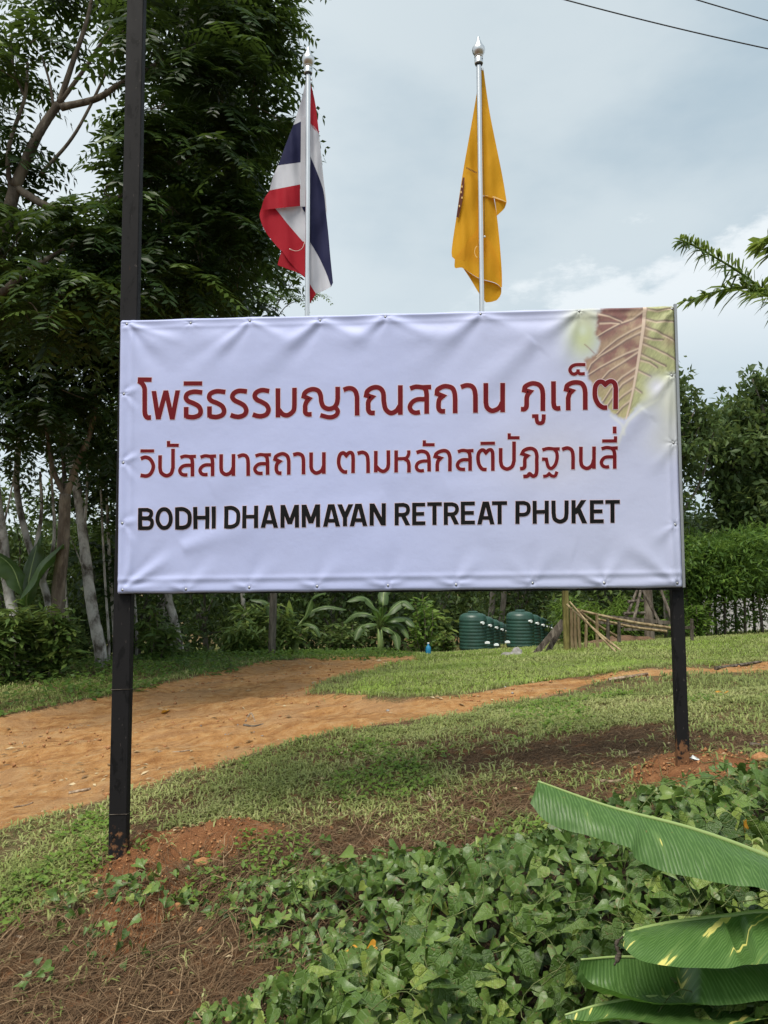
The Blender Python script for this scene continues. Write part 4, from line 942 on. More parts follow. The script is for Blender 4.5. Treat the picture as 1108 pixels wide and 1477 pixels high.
def leafcloud(blobs, per, ln, wd, clump=14, spread=.22, up=.3):
    """clumps of leaves near blob shells; returns verts, tris, tint"""
    C, Nn, T, Ln, D_ = [], [], [], [], []
    for (c, rad, dens) in blobs:
        c = np.asarray(c, float); rad = np.broadcast_to(np.asarray(rad, float), (3,))
        n = max(3, int(per * dens)); o_ = rdir(n) * (RNG.random(n) ** .33)[:, None]
        o_ *= (1 + .22 * fbm(o_[:, 0] * 2 + c[0], o_[:, 2] * 2 + c[2], 2, 5))[:, None]
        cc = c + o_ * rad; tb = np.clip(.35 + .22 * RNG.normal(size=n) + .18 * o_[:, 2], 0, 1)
        k = clump; q = np.repeat(cc, k, 0) + RNG.normal(size=(n * k, 3)) * spread * np.array([1, 1, .7])
        C.append(q); d = unit(np.repeat(o_, k, 0) * .5 + RNG.normal(size=(n * k, 3)) * .8 + [0, 0, -.25]); D_.append(d)
        Nn.append(unit(RNG.normal(size=(n * k, 3)) * .7 + [0, 0, 1.0 * up + .3])); T.append(np.clip(np.repeat(tb, k) + RNG.normal(size=n * k) * .12, 0, 1))
    C = np.concatenate(C); D_ = np.concatenate(D_); Nn = np.concatenate(Nn); T = np.concatenate(T); n = len(C)
    l = ln * RNG.uniform(.6, 1.3, n); v, f_ = leaf_quads(C, D_, Nn, l, l * wd, .15)
    return v, f_, np.repeat(T, 4)

def pinnate_tree(label, trunk, rad, limbs, blobs, per, group=None, m='leaf_dark_pinnate', bk='bark_brown', L=.5, lf=(.10, .032), name='tree', npair=9, nf=7, twig_frac=.5, droop=.5):
    base = trunk[0].copy(); base[2] = gz(base[0], base[1]) - .1
    r = empty(name, label, 'tree', base, group)
    mb = MB(); mb.tube(curve3([base - base] + [p - base for p in trunk[1:]], 8), np.linspace(rad[0], rad[1], (len(trunk) - 1) * 8 + 1), 12, rough=.06)
    ob('trunk', mb.build('trunk', [bk], True), r)
    for pts, r0, r1 in limbs:
        mb = MB(); c = curve3([np.asarray(p) - base for p in pts], 8); mb.tube(c, np.linspace(r0, r1, len(c)), 8, rough=.08); ob('limb', mb.build('limb', [bk], True), r)
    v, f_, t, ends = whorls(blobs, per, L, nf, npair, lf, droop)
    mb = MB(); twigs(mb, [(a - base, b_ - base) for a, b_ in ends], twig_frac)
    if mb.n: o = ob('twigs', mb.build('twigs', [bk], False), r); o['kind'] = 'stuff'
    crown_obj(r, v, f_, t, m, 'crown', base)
    return r
def gbase(px, py, d):
    q = P(px, py, d); return np.array([q[0], q[1], gz(q[0], q[1]) - .1])

# A: slender forked trunk, left
d = 12.1
A_ = [gbase(84, 960, d), P(84, 860, d), P(91, 790, d), P(94, 712, d)]
pinnate_tree('slender brown-grey trunk forking below a dark feathery crown, left of the banner', A_, (.112, .085),
    [([P(94, 716, d), P(78, 680, d), P(70, 640, d), P(60, 560, d)], .05, .02), ([P(95, 716, d), P(115, 660, d), P(131, 620, d), P(142, 540, d + .2)], .062, .025), ([P(94, 714, d), P(92, 670, d + .3), P(86, 600, d + .4)], .045, .02),
     ([P(131, 620, d), P(138, 580, d - .2), P(125, 500, d)], .04, .015), ([P(142, 540, d + .2), P(170, 470, d + .3)], .03, .012)],
    [(40, 500, 11.6, 70, 1.1), (110, 500, 11.8, 75, 1.2), (160, 520, 12.2, 60, 1), (20, 590, 12.2, 55, .9), (75, 600, 11.4, 42, .9), (150, 600, 12.4, 50, .9), (165, 655, 12.8, 35, .6), (30, 640, 12.8, 40, .6), (85, 560, 11.2, 40, .9), (-60, 520, 12.2, 90, .8), (240, 560, 13, 80, .6), (15, 680, 12.8, 30, .5)], 13, L=.62, lf=(.15, .05))
# B: large tree with bare forked limb
d = 8.4
B_ = [gbase(-40, 1000, 9.6), P(-60, 800, 9.4), P(-40, 560, 9.0), P(-5, 380, 8.7), P(22, 270, d)]
pinnate_tree('big tree with a bare forked limb crossing the white sky, upper left corner', B_, (.16, .062),
    [([P(22, 270, d), P(45, 215, d), P(62, 182, d), P(85, 150, d)], .062, .042), ([P(85, 150, d), P(105, 90, d), P(128, 20, d), P(140, -60, d)], .034, .016), ([P(85, 150, d), P(125, 95, d), P(160, 40, d)], .026, .012),
     ([P(88, 155, d), P(140, 142, d), P(175, 120, d), P(230, 90, d + .3), P(290, 60, d + .4)], .04, .016), ([P(20, 300, d), P(12, 220, d), P(36, 140, d), P(40, 90, d)], .03, .014), ([P(36, 140, d), P(20, 100, d), P(15, 50, d)], .016, .01),
     ([P(-60, 490, 8.2), P(0, 425, 8.0), P(50, 385, 8.0), P(110, 350, 8.1)], .05, .02), ([P(60, 250, d), P(110, 190, d), P(160, 90, d), P(180, 40, d)], .02, .010), ([P(78, 160, d), P(72, 120, d), P(60, 80, d)], .018, .01),
     ([P(100, 350, 8.6), P(200, 352, 8.6), P(270, 340, 8.6)], .016, .01), ([P(150, 190, 8.6), P(235, 205, 8.6), P(300, 210, 8.6)], .018, .01), ([P(22, 270, d), P(80, 300, d), P(160, 290, 8.6), P(250, 240, 8.8), P(330, 180, 9)], .045, .02)],
    [(290, 20, 8.6, 75, 1), (355, 20, 8.8, 55, .9), (395, 40, 8.9, 32, .8), (385, 75, 8.9, 28, .8), (240, 90, 8.4, 60, 1), (310, 110, 8.6, 65, 1), (360, 150, 8.8, 48, .9), (388, 190, 8.8, 30, .9), (300, 200, 8.6, 70, 1.1), (360, 240, 8.8, 50, 1), (240, 220, 8.4, 60, 1),
     (250, 300, 8.6, 70, 1.1), (320, 310, 8.8, 65, 1.1), (360, 320, 9.0, 42, .9), (290, 390, 8.8, 65, 1.1), (345, 390, 9.0, 40, .8), (230, 400, 8.4, 60, 1), (238, 150, 8.2, 36, .8),
     (0, 100, 8.2, 30, .5), (-20, 30, 8.4, 40, .7), (60, 5, 8.6, 28, .5), (175, -15, 8.5, 30, .6), (215, 45, 8.3, 26, .7), (120, -30, 8.5, 45, .6), (15, 180, 8.4, 28, .5), (55, 55, 8.4, 22, .4), 
     (40, 330, 8.2, 65, 1), (110, 330, 8.2, 65, 1), (165, 350, 8.2, 45, .9), (20, 420, 8.4, 60, 1), (90, 420, 8.2, 65, 1.1), (150, 430, 8.2, 50, 1), (150, 280, 8.3, 34, .8), (30, 250, 8.6, 35, .6), (-70, 250, 8.8, 110, .8), (-60, 80, 8.8, 90, .7), (300, -70, 8.8, 110, .7), (100, -90, 8.8, 80, .5), (420, -40, 9.2, 40, .5), (110, 400, 7.7, 40, .8), (60, 460, 7.8, 40, .7)], 27, L=.55, lf=(.135, .044), npair=8, droop=.6)
# C: a dense companion behind them, filling the shade
d = 15
C_ = [gbase(182, 950, d), P(183, 860, d), P(200, 700, d), P(230, 520, d)]
pinnate_tree('tall shaded feathery tree standing farther back, mostly hidden by the left end of the banner', C_, (.13, .08), [([P(255, 520, d), P(200, 420, d), P(120, 360, d)], .06, .02), ([P(255, 520, d), P(300, 400, d), P(330, 300, d)], .06, .02)],
    [(60, 400, 12, 80, .8), (160, 400, 12, 85, .9), (260, 330, 12, 95, .9), (330, 260, 12, 70, .7), (280, 180, 12, 80, .7), (340, 400, 12.5, 60, .9), (230, 470, 12, 90, 1), (120, 500, 12, 100, .9), (20, 520, 12, 90, .8), (320, 90, 12, 70, .6), (60, 620, 14.5, 60, .7), (150, 620, 14.5, 60, .8), (150, 720, 15, 40, .8), (160, 800, 15, 45, .9), (240, 640, 14.5, 90, .7), (330, 560, 14, 90, .7), (370, 190, 12, 40, .6), (370, 330, 12, 40, .7), (330, 30, 12, 70, .7), (230, 20, 12, 60, .7), (230, 250, 12, 60, .9)], 19, L=.75, lf=(.19, .07), npair=7)
# pale tree seen beside the red corner of the flag
d = 17.0
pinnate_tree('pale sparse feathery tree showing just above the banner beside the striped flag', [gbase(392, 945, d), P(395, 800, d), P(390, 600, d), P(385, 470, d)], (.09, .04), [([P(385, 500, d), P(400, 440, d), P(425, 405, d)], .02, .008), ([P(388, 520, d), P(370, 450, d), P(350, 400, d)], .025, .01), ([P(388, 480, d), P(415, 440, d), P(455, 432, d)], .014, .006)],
    [(380, 410, 17, 28, .9), (410, 405, 17, 22, .8), (400, 440, 17, 26, .9), (425, 425, 17, 14, .6), (360, 440, 17, 30, 1), (455, 430, 17, 7, .8), (340, 460, 17, 40, 1), (400, 480, 17, 40, .8), (425, 392, 17, 10, .5)], 26, m='leaf_pale_pinnate', L=.34, lf=(.085, .036), npair=6, nf=5, bk='bark_grey')

# white-barked rubber trees
def pole_tree(label, pts, r0, r1, crown=None, bk='bark_white', m='leaf_forest', group='pale-barked trunks at the wood edge', name='rubber_tree', forks=(), per=26, ln=.16):
    base = pts[0].copy(); r = empty(name, label, 'tree', base, group)
    mb = MB(); c = curve3([p - base for p in pts], 8); mb.tube(c, np.linspace(r0, r1, len(c)), 10, rough=.1); ob('trunk', mb.build('trunk', [bk], True), r)
    for fp, a, b_ in forks:
        mb = MB(); c = curve3([np.asarray(p) - base for p in fp], 6); mb.tube(c, np.linspace(a, b_, len(c)), 7, rough=.1); ob('limb', mb.build('limb', [bk], True), r)
    if crown:
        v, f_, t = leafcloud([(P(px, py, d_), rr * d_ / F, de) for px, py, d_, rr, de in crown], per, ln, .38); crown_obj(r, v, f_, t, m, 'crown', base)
    return r
pole_tree('leaning white-barked trunk just left of the banner, knotted near its foot', [gbase(146, 962, 13.2), P(145, 940, 13.2), P(132, 870, 13.33), P(122, 790, 13.58), P(112, 710, 13.83), P(98, 640, 14.21), P(92, 560, 14.46)], .112, .06, [(80, 470, 14.83, 60, 1), (120, 420, 14.83, 60, 1)], forks=[([P(120, 780, 13.58), P(125, 720, 13.7), P(127, 660, 13.83), P(132, 600, 13.83)], .03, .015), ([P(128, 840, 13.45), P(112, 800, 13.2), P(100, 770, 13.07)], .014, .006)])
pole_tree('pale mottled trunk at the far left edge rising behind the bushes', [gbase(38, 976, 12.2), P(30, 930, 12.2), P(12, 850, 12.42), P(5, 780, 12.53), P(-6, 700, 12.64), P(-10, 600, 12.75)], .095, .06, [(-10, 480, 13.09, 70, 1)], forks=[([P(2, 770, 12.53), P(14, 720, 12.53), P(21, 680, 12.53)], .02, .01)])
pole_tree('short stump-like pale trunk between the bushes, right of the far left one', [gbase(77, 968, 12.6), P(76, 930, 12.6), P(68, 860, 12.81), P(40, 780, 12.92), P(24, 700, 13.12), P(30, 620, 13.12)], .07, .045, [(30, 540, 13.23, 60, 1)], forks=[([P(50, 800, 12.92), P(60, 740, 12.92), P(58, 680, 12.92)], .04, .02), ([P(62, 840, 12.81), P(78, 780, 12.92), P(75, 700, 12.92), P(70, 650, 12.92)], .035, .015)])
pole_tree('left stem of the pale twin trunks under the left end of the banner', [gbase(244, 950, 17.0), P(243, 930, 17.0), P(236, 890, 17.13), P(228, 830, 17.38), P(220, 700, 17.63)], .092, .075, [(215, 600, 17.63, 60, 1)])
pole_tree('right stem of the pale twin trunks under the banner, banded with white', [gbase(262, 950, 16.2), P(259, 935, 16.2), P(250, 890, 16.32), P(242, 850, 16.45), P(235, 700, 16.57)], .096, .08, [(240, 600, 16.57, 60, 1)])
for (px, py, d_, rr, lab) in [(100, 962, 14.5, .03, 'thin pale sapling trunk behind the forked brown trunk'), (157, 958, 14, .025, 'short white sapling stem right of the leaning white trunk'), (165, 955, 14.5, .035, 'white sapling stem close behind the left black post'), (197, 948, 15, .03, 'thin grey sapling stem just right of the left black post'), (352, 930, 19, .06, 'thin grey trunk in the dark gap left of the long-leaved bush')]:
    pole_tree(lab, [gbase(px, py, d_), P(px, py - 40, d_), P(px - 6, py - 130, d_), P(px - 12, py - 260, d_)], rr, rr * .7, [(px - 12, py - 290, d_, 50, .8)], group='thin stems in the wood')
for (px, py, d_, rr, lab) in [(706, 925, 30, .13, 'grey trunk rising behind the left water tanks'), (722, 925, 29, .12, 'leaning grey trunk between the two rows of water tanks')]:
    pole_tree(lab, [gbase(px, py, d_), P(px, py - 20, d_), P(px + 5, py - 70, d_), P(px + 4, py - 200, d_)], rr, rr * .8, [(px, py - 250, d_, 40, 1)], bk='bark_grey', group='grey trunks behind the tanks', ln=.25)
pole_tree('straight brown trunk inside the bamboo tripod beside the right black post', [gbase(937, 915, 17), P(936, 880, 17), P(934, 840, 17), P(930, 700, 17)], .11, .085, [(925, 620, 17, 60, 1)], bk='bark_brown', group=None)

# forest trees with rounded irregular crowns (centre x, foot y, depth, crown blobs px)
def forest_tree(label, px, py, d_, blobs, m, ln=.2, per=70, wd=.42, rad=.12, group=None, clump=14, spread=.24, name='tree', bk='bark_grey'):
    base = gbase(px, py, d_); r = empty(name, label, 'tree', base, group)
    top = P(blobs[0][0], blobs[0][1], d_)
    mb = MB(); c = limb_pts(np.zeros(3), top - base, .04, 6); mb.tube(c, np.linspace(rad, rad * .4, len(c)), 8, rough=.08); ob('trunk', mb.build('trunk', [bk], True), r)
    bl = []
    for bx, by, br, de in blobs:
        cpt = P(bx, by, d_ + RNG.uniform(-.6, .6)); bl.append((cpt, br * d_ / F, de * (br * d_ / F) ** 1.7))
        mb = MB(); mid = c[len(c) // 2]; mb.tube(limb_pts(mid, cpt - base, .08, 4), [rad * .35] * 3 + [rad * .25] * 3 + [rad * .12] * 3, 5, rough=.08); ob('limb', mb.build('limb', [bk], True), r)
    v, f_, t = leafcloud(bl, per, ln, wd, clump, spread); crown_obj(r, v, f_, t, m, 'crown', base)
    return r
forest_tree('dark rounded tree rising behind the hedge, centre of the right-hand trees', 1062, 900, 24, [(1060, 650, 60, 1.1), (1095, 610, 45, 1.1), (1100, 570, 22, 1), (1065, 585, 14, .7), (1052, 700, 28, 1), (1085, 730, 50, 1.1), (1052, 775, 22, 1), (1036, 640, 20, .8), (1020, 640, 10, .7), (1085, 545, 9, .8), (1110, 548, 10, .8), (1120, 680, 60, 1), (1100, 770, 50, 1), (1060, 790, 40, 1)], 'leaf_forest_mid', .26, 90, rad=.25, spread=.20, clump=18)
forest_tree('dark tree continuing past the right edge of the photo behind the hedge', 1200, 900, 25, [(1180, 620, 80, 1), (1240, 560, 90, 1), (1200, 740, 90, 1), (1290, 680, 100, 1)], 'leaf_forest', .26, 50, rad=.25)
forest_tree('slim tree showing just right of the banner edge, left of the right-hand trees', 965, 900, 20, [(970, 640, 38, 1.1), (992, 605, 18, 1), (1003, 590, 10, .9), (985, 575, 9, .8), (975, 560, 10, .8), (1018, 600, 14, .9), (1030, 622, 12, .8), (1010, 622, 14, .8), (980, 560, 12, .8), (978, 670, 20, 1), (940, 720, 36, 1), (990, 690, 8, .6), (985, 720, 9, .6), (930, 640, 40, 1), (940, 560, 30, 1), (972, 540, 6, .7)], 'leaf_forest_mid', .22, 100, rad=.14, spread=.17, clump=18)
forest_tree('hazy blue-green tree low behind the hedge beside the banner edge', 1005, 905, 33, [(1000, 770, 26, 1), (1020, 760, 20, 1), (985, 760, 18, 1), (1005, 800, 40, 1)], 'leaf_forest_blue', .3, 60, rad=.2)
wood = [(-140, 960, 14, 'dark wood tree beyond the left edge'), (20, 955, 16, 'shaded wood tree behind the far left pale trunk'), (120, 955, 16.5, 'shaded wood tree behind the leaning white trunk'), (200, 950, 17, 'dark wood tree behind the left black post'), (300, 945, 20, 'dark wood tree behind the pale twin trunks'),
        (390, 945, 22, 'dark wood tree behind the long-leaved bush'), (480, 942, 23, 'dark wood tree behind the upright pale banana leaf'), (560, 942, 24, 'dark wood tree behind the drooping banana plant'), (640, 938, 27, 'dark wood tree left of the water tanks'), (760, 930, 33, 'dark wood tree behind the right row of tanks'), (870, 925, 24, 'dark wood tree behind the leaning bamboo pole'), (960, 915, 25, 'dark wood tree behind the right black post')]
for px, py, d_, lab in wood:
    topy = 560 if 230 < px < 900 else 700
    k = d_ / F
    bl = [(px + RNG.uniform(-20, 20), py - 60, 60, 1.3), (px - 35, py - 130, 60, 1), (px + 40, py - 140, 60, 1), (px, py - 210, 70, .8), (px + 45, py - 35, 40, 1.3), (px - 45, py - 35, 40, 1.3)]
    if topy == 560: bl += [(px, py - 290, 70, .7)]
    forest_tree(lab, px, py, d_, bl, 'leaf_forest', .22 if d_ > 18 else .16, 34 if d_ > 18 else 60, rad=.1, group='dark trees of the wood', spread=.3)
# far-off wood as one mass
n = 1500; bx = RNG.uniform(-48, 48, n); by = 40 + RNG.uniform(0, 5, n) + np.abs(bx) * -.25; hgt_ = 3.2 + 1.5 * fbm(bx * .15, bx * 0, 3, 8)
bz = h0(bx, by) + RNG.random(n) * (hgt_ + 1.0) 
v, f_, t = leafcloud([((bx[i], by[i], bz[i]), (1.0, .8, .7), 1) for i in range(n)], 9, .5, .5, 7, .3)
ob('distant_wood', np_mesh('distant_wood', v, f_, False, vattr={'tint': t}, mats=['leaf_forest']), kind='stuff')

# shrubs -----------------------------------------------------------
def shrub(label, px, py, d_, w, h, m, ln, wd, n, droop=.2, name='shrub', stems=9, group=None, cat='shrub'):
    """stems with whorled oblong leaves along them"""
    base = gbase(px, py, d_); base[2] += .08; r = empty(name, label, cat, base, group)
    W_, H_ = w * d_ / F / 2, h * d_ / F
    mb = MB(); C, D_, N_, T = [], [], [], []
    for k in range(stems):
        a = RNG.random() * 6.28; q = math.sqrt(RNG.random())
        end = np.array([math.cos(a) * W_ * q, math.sin(a) * W_ * .7 * q, H_ * RNG.uniform(.55, 1.0) * (1 - .35 * q)])
        c = limb_pts(np.array([end[0] * .25, end[1] * .25, 0]), end, .07, 5); mb.tube(c, np.linspace(.014, .005, len(c)), 5, cap=False)
        m_ = n // stems
        tt = RNG.random(m_) ** .6; idx = (tt * (len(c) - 1)).astype(int)
        pt = c[idx] + RNG.normal(size=(m_, 3)) * np.array([W_ * .16, W_ * .13, H_ * .06])
        pt[:, 2] = np.maximum(pt[:, 2], .02); ang = RNG.random(m_) * 6.28
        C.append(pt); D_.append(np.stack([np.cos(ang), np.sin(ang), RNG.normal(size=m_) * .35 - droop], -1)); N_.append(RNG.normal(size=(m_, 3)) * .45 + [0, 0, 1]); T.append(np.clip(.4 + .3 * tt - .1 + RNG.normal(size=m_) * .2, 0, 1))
    ob('stems', mb.build('stems', ['bark_brown'], True), r)
    C, D_, N_, T = map(np.concatenate, (C, D_, N_, T)); l = ln * RNG.uniform(.6, 1.2, len(C))
    v, f_ = leaf_quads(C, D_, N_, l, l * wd, .12)
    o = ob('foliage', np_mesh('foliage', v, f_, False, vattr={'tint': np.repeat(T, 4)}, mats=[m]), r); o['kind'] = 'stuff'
    return r
shrub('leafy bush of oblong leaves in front of the forked brown trunk', 70, 980, 11.8, 90, 140, 'leaf_shrub', .19, .33, 1500)
shrub('bush of oblong leaves at the far left edge, around the pale trunk', 18, 985, 11.6, 110, 160, 'leaf_shrub', .19, .33, 1500)
shrub('low dark bush between the forked trunk and the leaning white trunk', 112, 962, 14.2, 46, 60, 'leaf_forest_mid', .18, .35, 400)
shrub('low bush of whorled long leaves on the pale twin trunks', 222, 955, 14.6, 70, 100, 'leaf_shrub', .24, .28, 700, .35)
shrub('rounded long-leaved bush under the left half of the banner', 372, 948, 17.5, 125, 98, 'leaf_shrub', .30, .2, 2200, .45)
shrub('dark round bush between the two banana plants', 485, 945, 20, 85, 65, 'leaf_forest_mid', .2, .35, 1000)
shrub('low weeds at the foot of the pale twin trunks', 255, 952, 15.9, 50, 30, 'leaf_shrub', .15, .4, 350)
shrub('bright bush with broad leaves left of the water tanks', 622, 944, 22, 60, 85, 'leaf_shrub', .26, .5, 900)
shrub('yellow-green broad-leaved bush touching the first water tank', 640, 942, 20, 26, 42, 'leaf_shrub', .24, .6, 200)
shrub('pale green sapling bush behind the blue bottle', 612, 944, 19, 60, 110, 'leaf_hedge', .2, .4, 500)
for px, lab in ((770, 'feathery bamboo clump behind the right row of tanks'), (832, 'feathery bamboo clump behind the upright bamboo pole'), (890, 'feathery bamboo clump left of the bamboo tripod')):
    shrub(lab, px, 926, 34 if px == 770 else 21, 100, 92, 'leaf_feathery', .24, .13, 3000, .5, name='bamboo_clump', group='feathery bamboo clumps', cat='bamboo')
# weeds along the verge and tanks
# hedge of slim trees on the right with white wall behind
w0 = PY(985, 850, 23.5); w1 = PY(1400, 850, 22.5)
def slab(name, a, b_, z0, z1, th, m, **k):
    d = unit(np.array([b_[0] - a[0], b_[1] - a[1], 0])); nrm = np.array([-d[1], d[0], 0]) * th; mb = MB()
    v = [np.array([q[0], q[1], z]) + s * nrm for z in (z0, z1) for q in (a, b_) for s in (0, 1)]
    mb.add(v, [(0, 1, 3, 2), (4, 6, 7, 5), (0, 4, 5, 1), (2, 3, 7, 6), (0, 2, 6, 4), (1, 5, 7, 3)]); return ob(name, mb.build(name, [m]), None, None, **k)
zz = PY(1050, 917, 23.0)[2]
slab('wall', PY(1014, 850, 23.3), w1, zz - .6, PY(1050, 832, 23)[2], .15, 'wall_white', label='white boundary wall seen through the slim hedge trunks at the right', cat='wall')
hx = [(990, 19.5), (1003, 20.2), (1021, 19.6), (1033, 20.5), (1046, 19.8), (1062, 20.4), (1075, 19.7), (1089, 20.5), (1101, 20), (1118, 20.3), (1138, 20), (1158, 20.4), (1180, 20), (1205, 20.3), (1235, 20)]
names = ['slim hedge tree closest to the right black post', 'slim hedge tree second right of the black post', 'slim hedge tree at the left end of the white wall', 'slim hedge tree just inside the left end of the white wall', 'slim hedge tree left of the widest white gap', 'slim hedge tree in the middle of the white wall', 'slim hedge tree right of the middle of the white wall', 'slim hedge tree near the right edge of the photo', 'slim hedge tree at the right edge of the photo'] + ['slim hedge tree %s past the right edge of the photo' % w for w in ('first', 'second', 'third', 'fourth', 'fifth', 'sixth')]
for (px, d_), lab in zip(hx, names):
    base = gbase(px, 915, d_); r = empty('hedge_tree', lab, 'hedge tree', base, 'slim hedge trees in front of the white wall')
    mb = MB(); hh = 2.3 * RNG.uniform(.95, 1.1); c = limb_pts(np.zeros(3), np.array([RNG.normal() * .06, 0, hh]), .015, 6); mb.tube(c, np.linspace(.04, .016, len(c)), 6); ob('trunk', mb.build('trunk', ['bark_brown'], True), r)
    bl = [((RNG.normal() * .15, RNG.normal() * .2, hh * k), (.46, .5, .32), 1.3) for k in (.62, .74, .86, .98)] + [((RNG.normal() * .1, 0, hh * 1.07), (.3, .35, .2), .8)]
    v, f_, t = leafcloud(bl, 34, .17, .3, 12, .13)
    if px < 1010: v2, f2, t2 = leafcloud([((0, 0, .5), (.35, .4, .6), 1), ((0, 0, 1.2), (.35, .4, .5), 1)], 45, .17, .3, 10, .13); f_ = np.vstack([f_, f2 + len(v)]); v = np.vstack([v, v2]); t = np.r_[t, t2]
    else:
        v2, f2, t2 = leafcloud([((0, -.05, .75), (.22, .2, .7), 1)], 34, .15, .3, 6, .10); f_ = np.vstack([f_, f2 + len(v)]); v = np.vstack([v, v2]); t = np.r_[t, t2]
    o = ob('crown', np_mesh('crown', v, f_, False, vattr={'tint': t}, mats=['leaf_hedge']), r); o['kind'] = 'stuff'
shrub('low scrub bush under the hedge beside the right black post', 1004, 915, 18.8, 40, 70, 'leaf_hedge', .2, .3, 500)

# palm at the right edge ------------------------------------------
pc = P(1165, 485, 5.6)
pb = np.array([P(1190, 900, 5.6)[0], P(1190, 900, 5.6)[1], 0]); pb[2] = gz(pb[0], pb[1]) - .05
palm = empty('palm', 'palm whose ragged fronds reach in from the right edge above the trees', 'palm', pb)
mb = MB(); c = curve3([np.zeros(3), (pc - pb) * .5 + [.05, 0, 0], pc - pb], 10); mb.tube(c, np.linspace(.09, .05, len(c)), 12, rough=.04); ob('trunk', mb.build('trunk', ['bark_grey'], True), palm)
def palm_frond(pts, lf, n, w, plum=.6, tint=.4, start=.15, split=False):
    base = pb; c = curve3([p - base for p in pts], 12); L_ = len(c)
    mb = MB(); mb.tube(c, np.linspace(.014, .003, L_), 6, tint=.6)
    tt = np.linspace(start, 1, n); C, D_, N_, T, Ln = [], [], [], [], []
    tan = unit(np.gradient(c, axis=0))
    for k, t_ in enumerate(tt):
        i = min(L_ - 1, int(t_ * (L_ - 1))); sd_ = unit(np.cross(tan[i], [0, 0, 1]))
        for s in (-1, 1):
            for rep in range(2):
                d_ = sd_ * s * RNG.uniform(.3, 1) + tan[i] * RNG.uniform(.35, .8) + np.array([0, 0, 1]) * RNG.normal() * plum
                C.append(c[i]); D_.append(d_); N_.append(np.array([0, 0, 1]) + RNG.normal(size=3) * .5); T.append(tint + RNG.normal() * .15); Ln.append(lf * (.55 + .6 * math.sin(math.pi * min(1, t_ * .85 + .1))) * RNG.uniform(.6, 1.15))
    C = np.array(C); D_ = unit(np.array(D_)); Ln = np.array(Ln); N_ = np.array(N_)
    sd_ = unit(np.cross(D_, N_)); nn = np.cross(sd_, D_); ww = (w * RNG.uniform(.6, 1.2, len(C)))[:, None]; l = Ln[:, None]; dn = np.array([0, 0, -1.0])
    v = np.stack([C, C + D_ * l * .3 + sd_ * ww, C + D_ * l * .3 - sd_ * ww, C + D_ * l * .7 + sd_ * ww * .8 + dn * l * .10, C + D_ * l * .7 - sd_ * ww * .8 + dn * l * .10, C + D_ * l * .97 + dn * l * .28], 1).reshape(-1, 3)
    b0 = np.arange(len(C))[:, None] * 6
    f_ = np.concatenate([b0 + np.array(q) for q in ((0, 1, 2), (1, 3, 4), (1, 4, 2), (3, 5, 4))])
    o = ob('frond', mb.build('frond', ['leaf_palm'], True), palm)
    o2 = ob('leaflets', np_mesh('leaflets', v, f_, False, vattr={'tint': np.repeat(np.clip(T, 0, 1), 6)}, mats=['leaf_palm']), o); o2['kind'] = 'stuff'
D5 = 5.4
palm_frond([pc, P(1125, 440, D5), P(1070, 395, D5 - .1), P(1015, 362, D5 - .2), P(982, 346, D5 - .3)], .12, 64, .0085, .85, .1)
palm_frond([pc, P(1115, 432, D5), P(1075, 415, D5), P(1035, 420, D5), P(990, 434, D5)], .17, 22, .013, .25, .3, .3)
palm_frond([pc, P(1135, 400, D5 + .1), P(1115, 355, D5 + .1), P(1095, 352, D5)], .17, 18, .022, .5, .85, .3)
palm_frond([pc, P(1160, 400, D5 + .2), P(1150, 340, D5 + .2), P(1125, 345, D5 + .1)], .18, 18, .02, .5, .7, .3)
palm_frond([pc, P(1130, 445, D5 - .2), P(1105, 425, D5 - .3), P(1082, 425, D5 - .4)], .15, 10, .012, .3, .25, .3)
for k in range(3):
    a = -.3 + k * .6; e = np.array([math.cos(a), math.sin(a), .35]); palm_frond([pc, pc + e * .5, pc + e * 1.0 + [0, 0, -.1], pc + e * 1.4 + [0, 0, -.5]], .25, 22, .012, .5, .4)

# banana plants at the wood edge, bird-of-paradise style broad leaves ----
def far_banana(label, base, leaves, cat='banana plant', stemh=.8):
    r = empty('banana_plant', label, cat, base); mb = MB(); mb.tube([[0, 0, 0], [.02, 0, stemh * .5], [0, 0, stemh]], [.09, .075, .05], 9); ob('stem', mb.build('stem', ['banana_rib'], True), r)
    for (pts, w, tint) in leaves:
        c = curve3([np.array([0, 0, stemh * .9])] + [np.asarray(p) - base for p in pts], 8); n = len(c); tan = unit(np.gradient(c, axis=0))
        sd_ = unit(np.cross(tan, [0.02, -.3, 1])); k = np.linspace(0, 1, n); ww = w * .72 * np.sin(np.clip((k - .22) / .78, 0, 1) * math.pi) ** .55
        up = unit(np.cross(sd_, tan)); jag = 1 - .25 * RNG.random(n)
        v = np.stack([c + sd_ * (ww * jag)[:, None] - up * (ww * .35)[:, None], c + sd_ * (ww * .5)[:, None] + up * .01, c, c - sd_ * (ww * .5)[:, None] + up * .01, c - sd_ * (ww * (1 - .25 * RNG.random(n)))[:, None] - up * (ww * .35)[:, None]], 1).reshape(-1, 3)
        i, j = np.meshgrid(np.arange(n - 1), np.arange(4)); a = (i * 5 + j).ravel()
        me = np_mesh('leaf', v, np.stack([a, a + 1, a + 6, a + 5], -1), True, vattr={'tint': np.clip(tint + RNG.normal(size=len(v)) * .06, 0, 1)}, mats=['banana_far']); o = ob('leaf', me, r)
        mb = MB(); mb.tube(c - up * .004, np.linspace(.02, .004, n), 5); ob('midrib', mb.build('midrib', ['banana_rib'], True), o)
d = 17.5
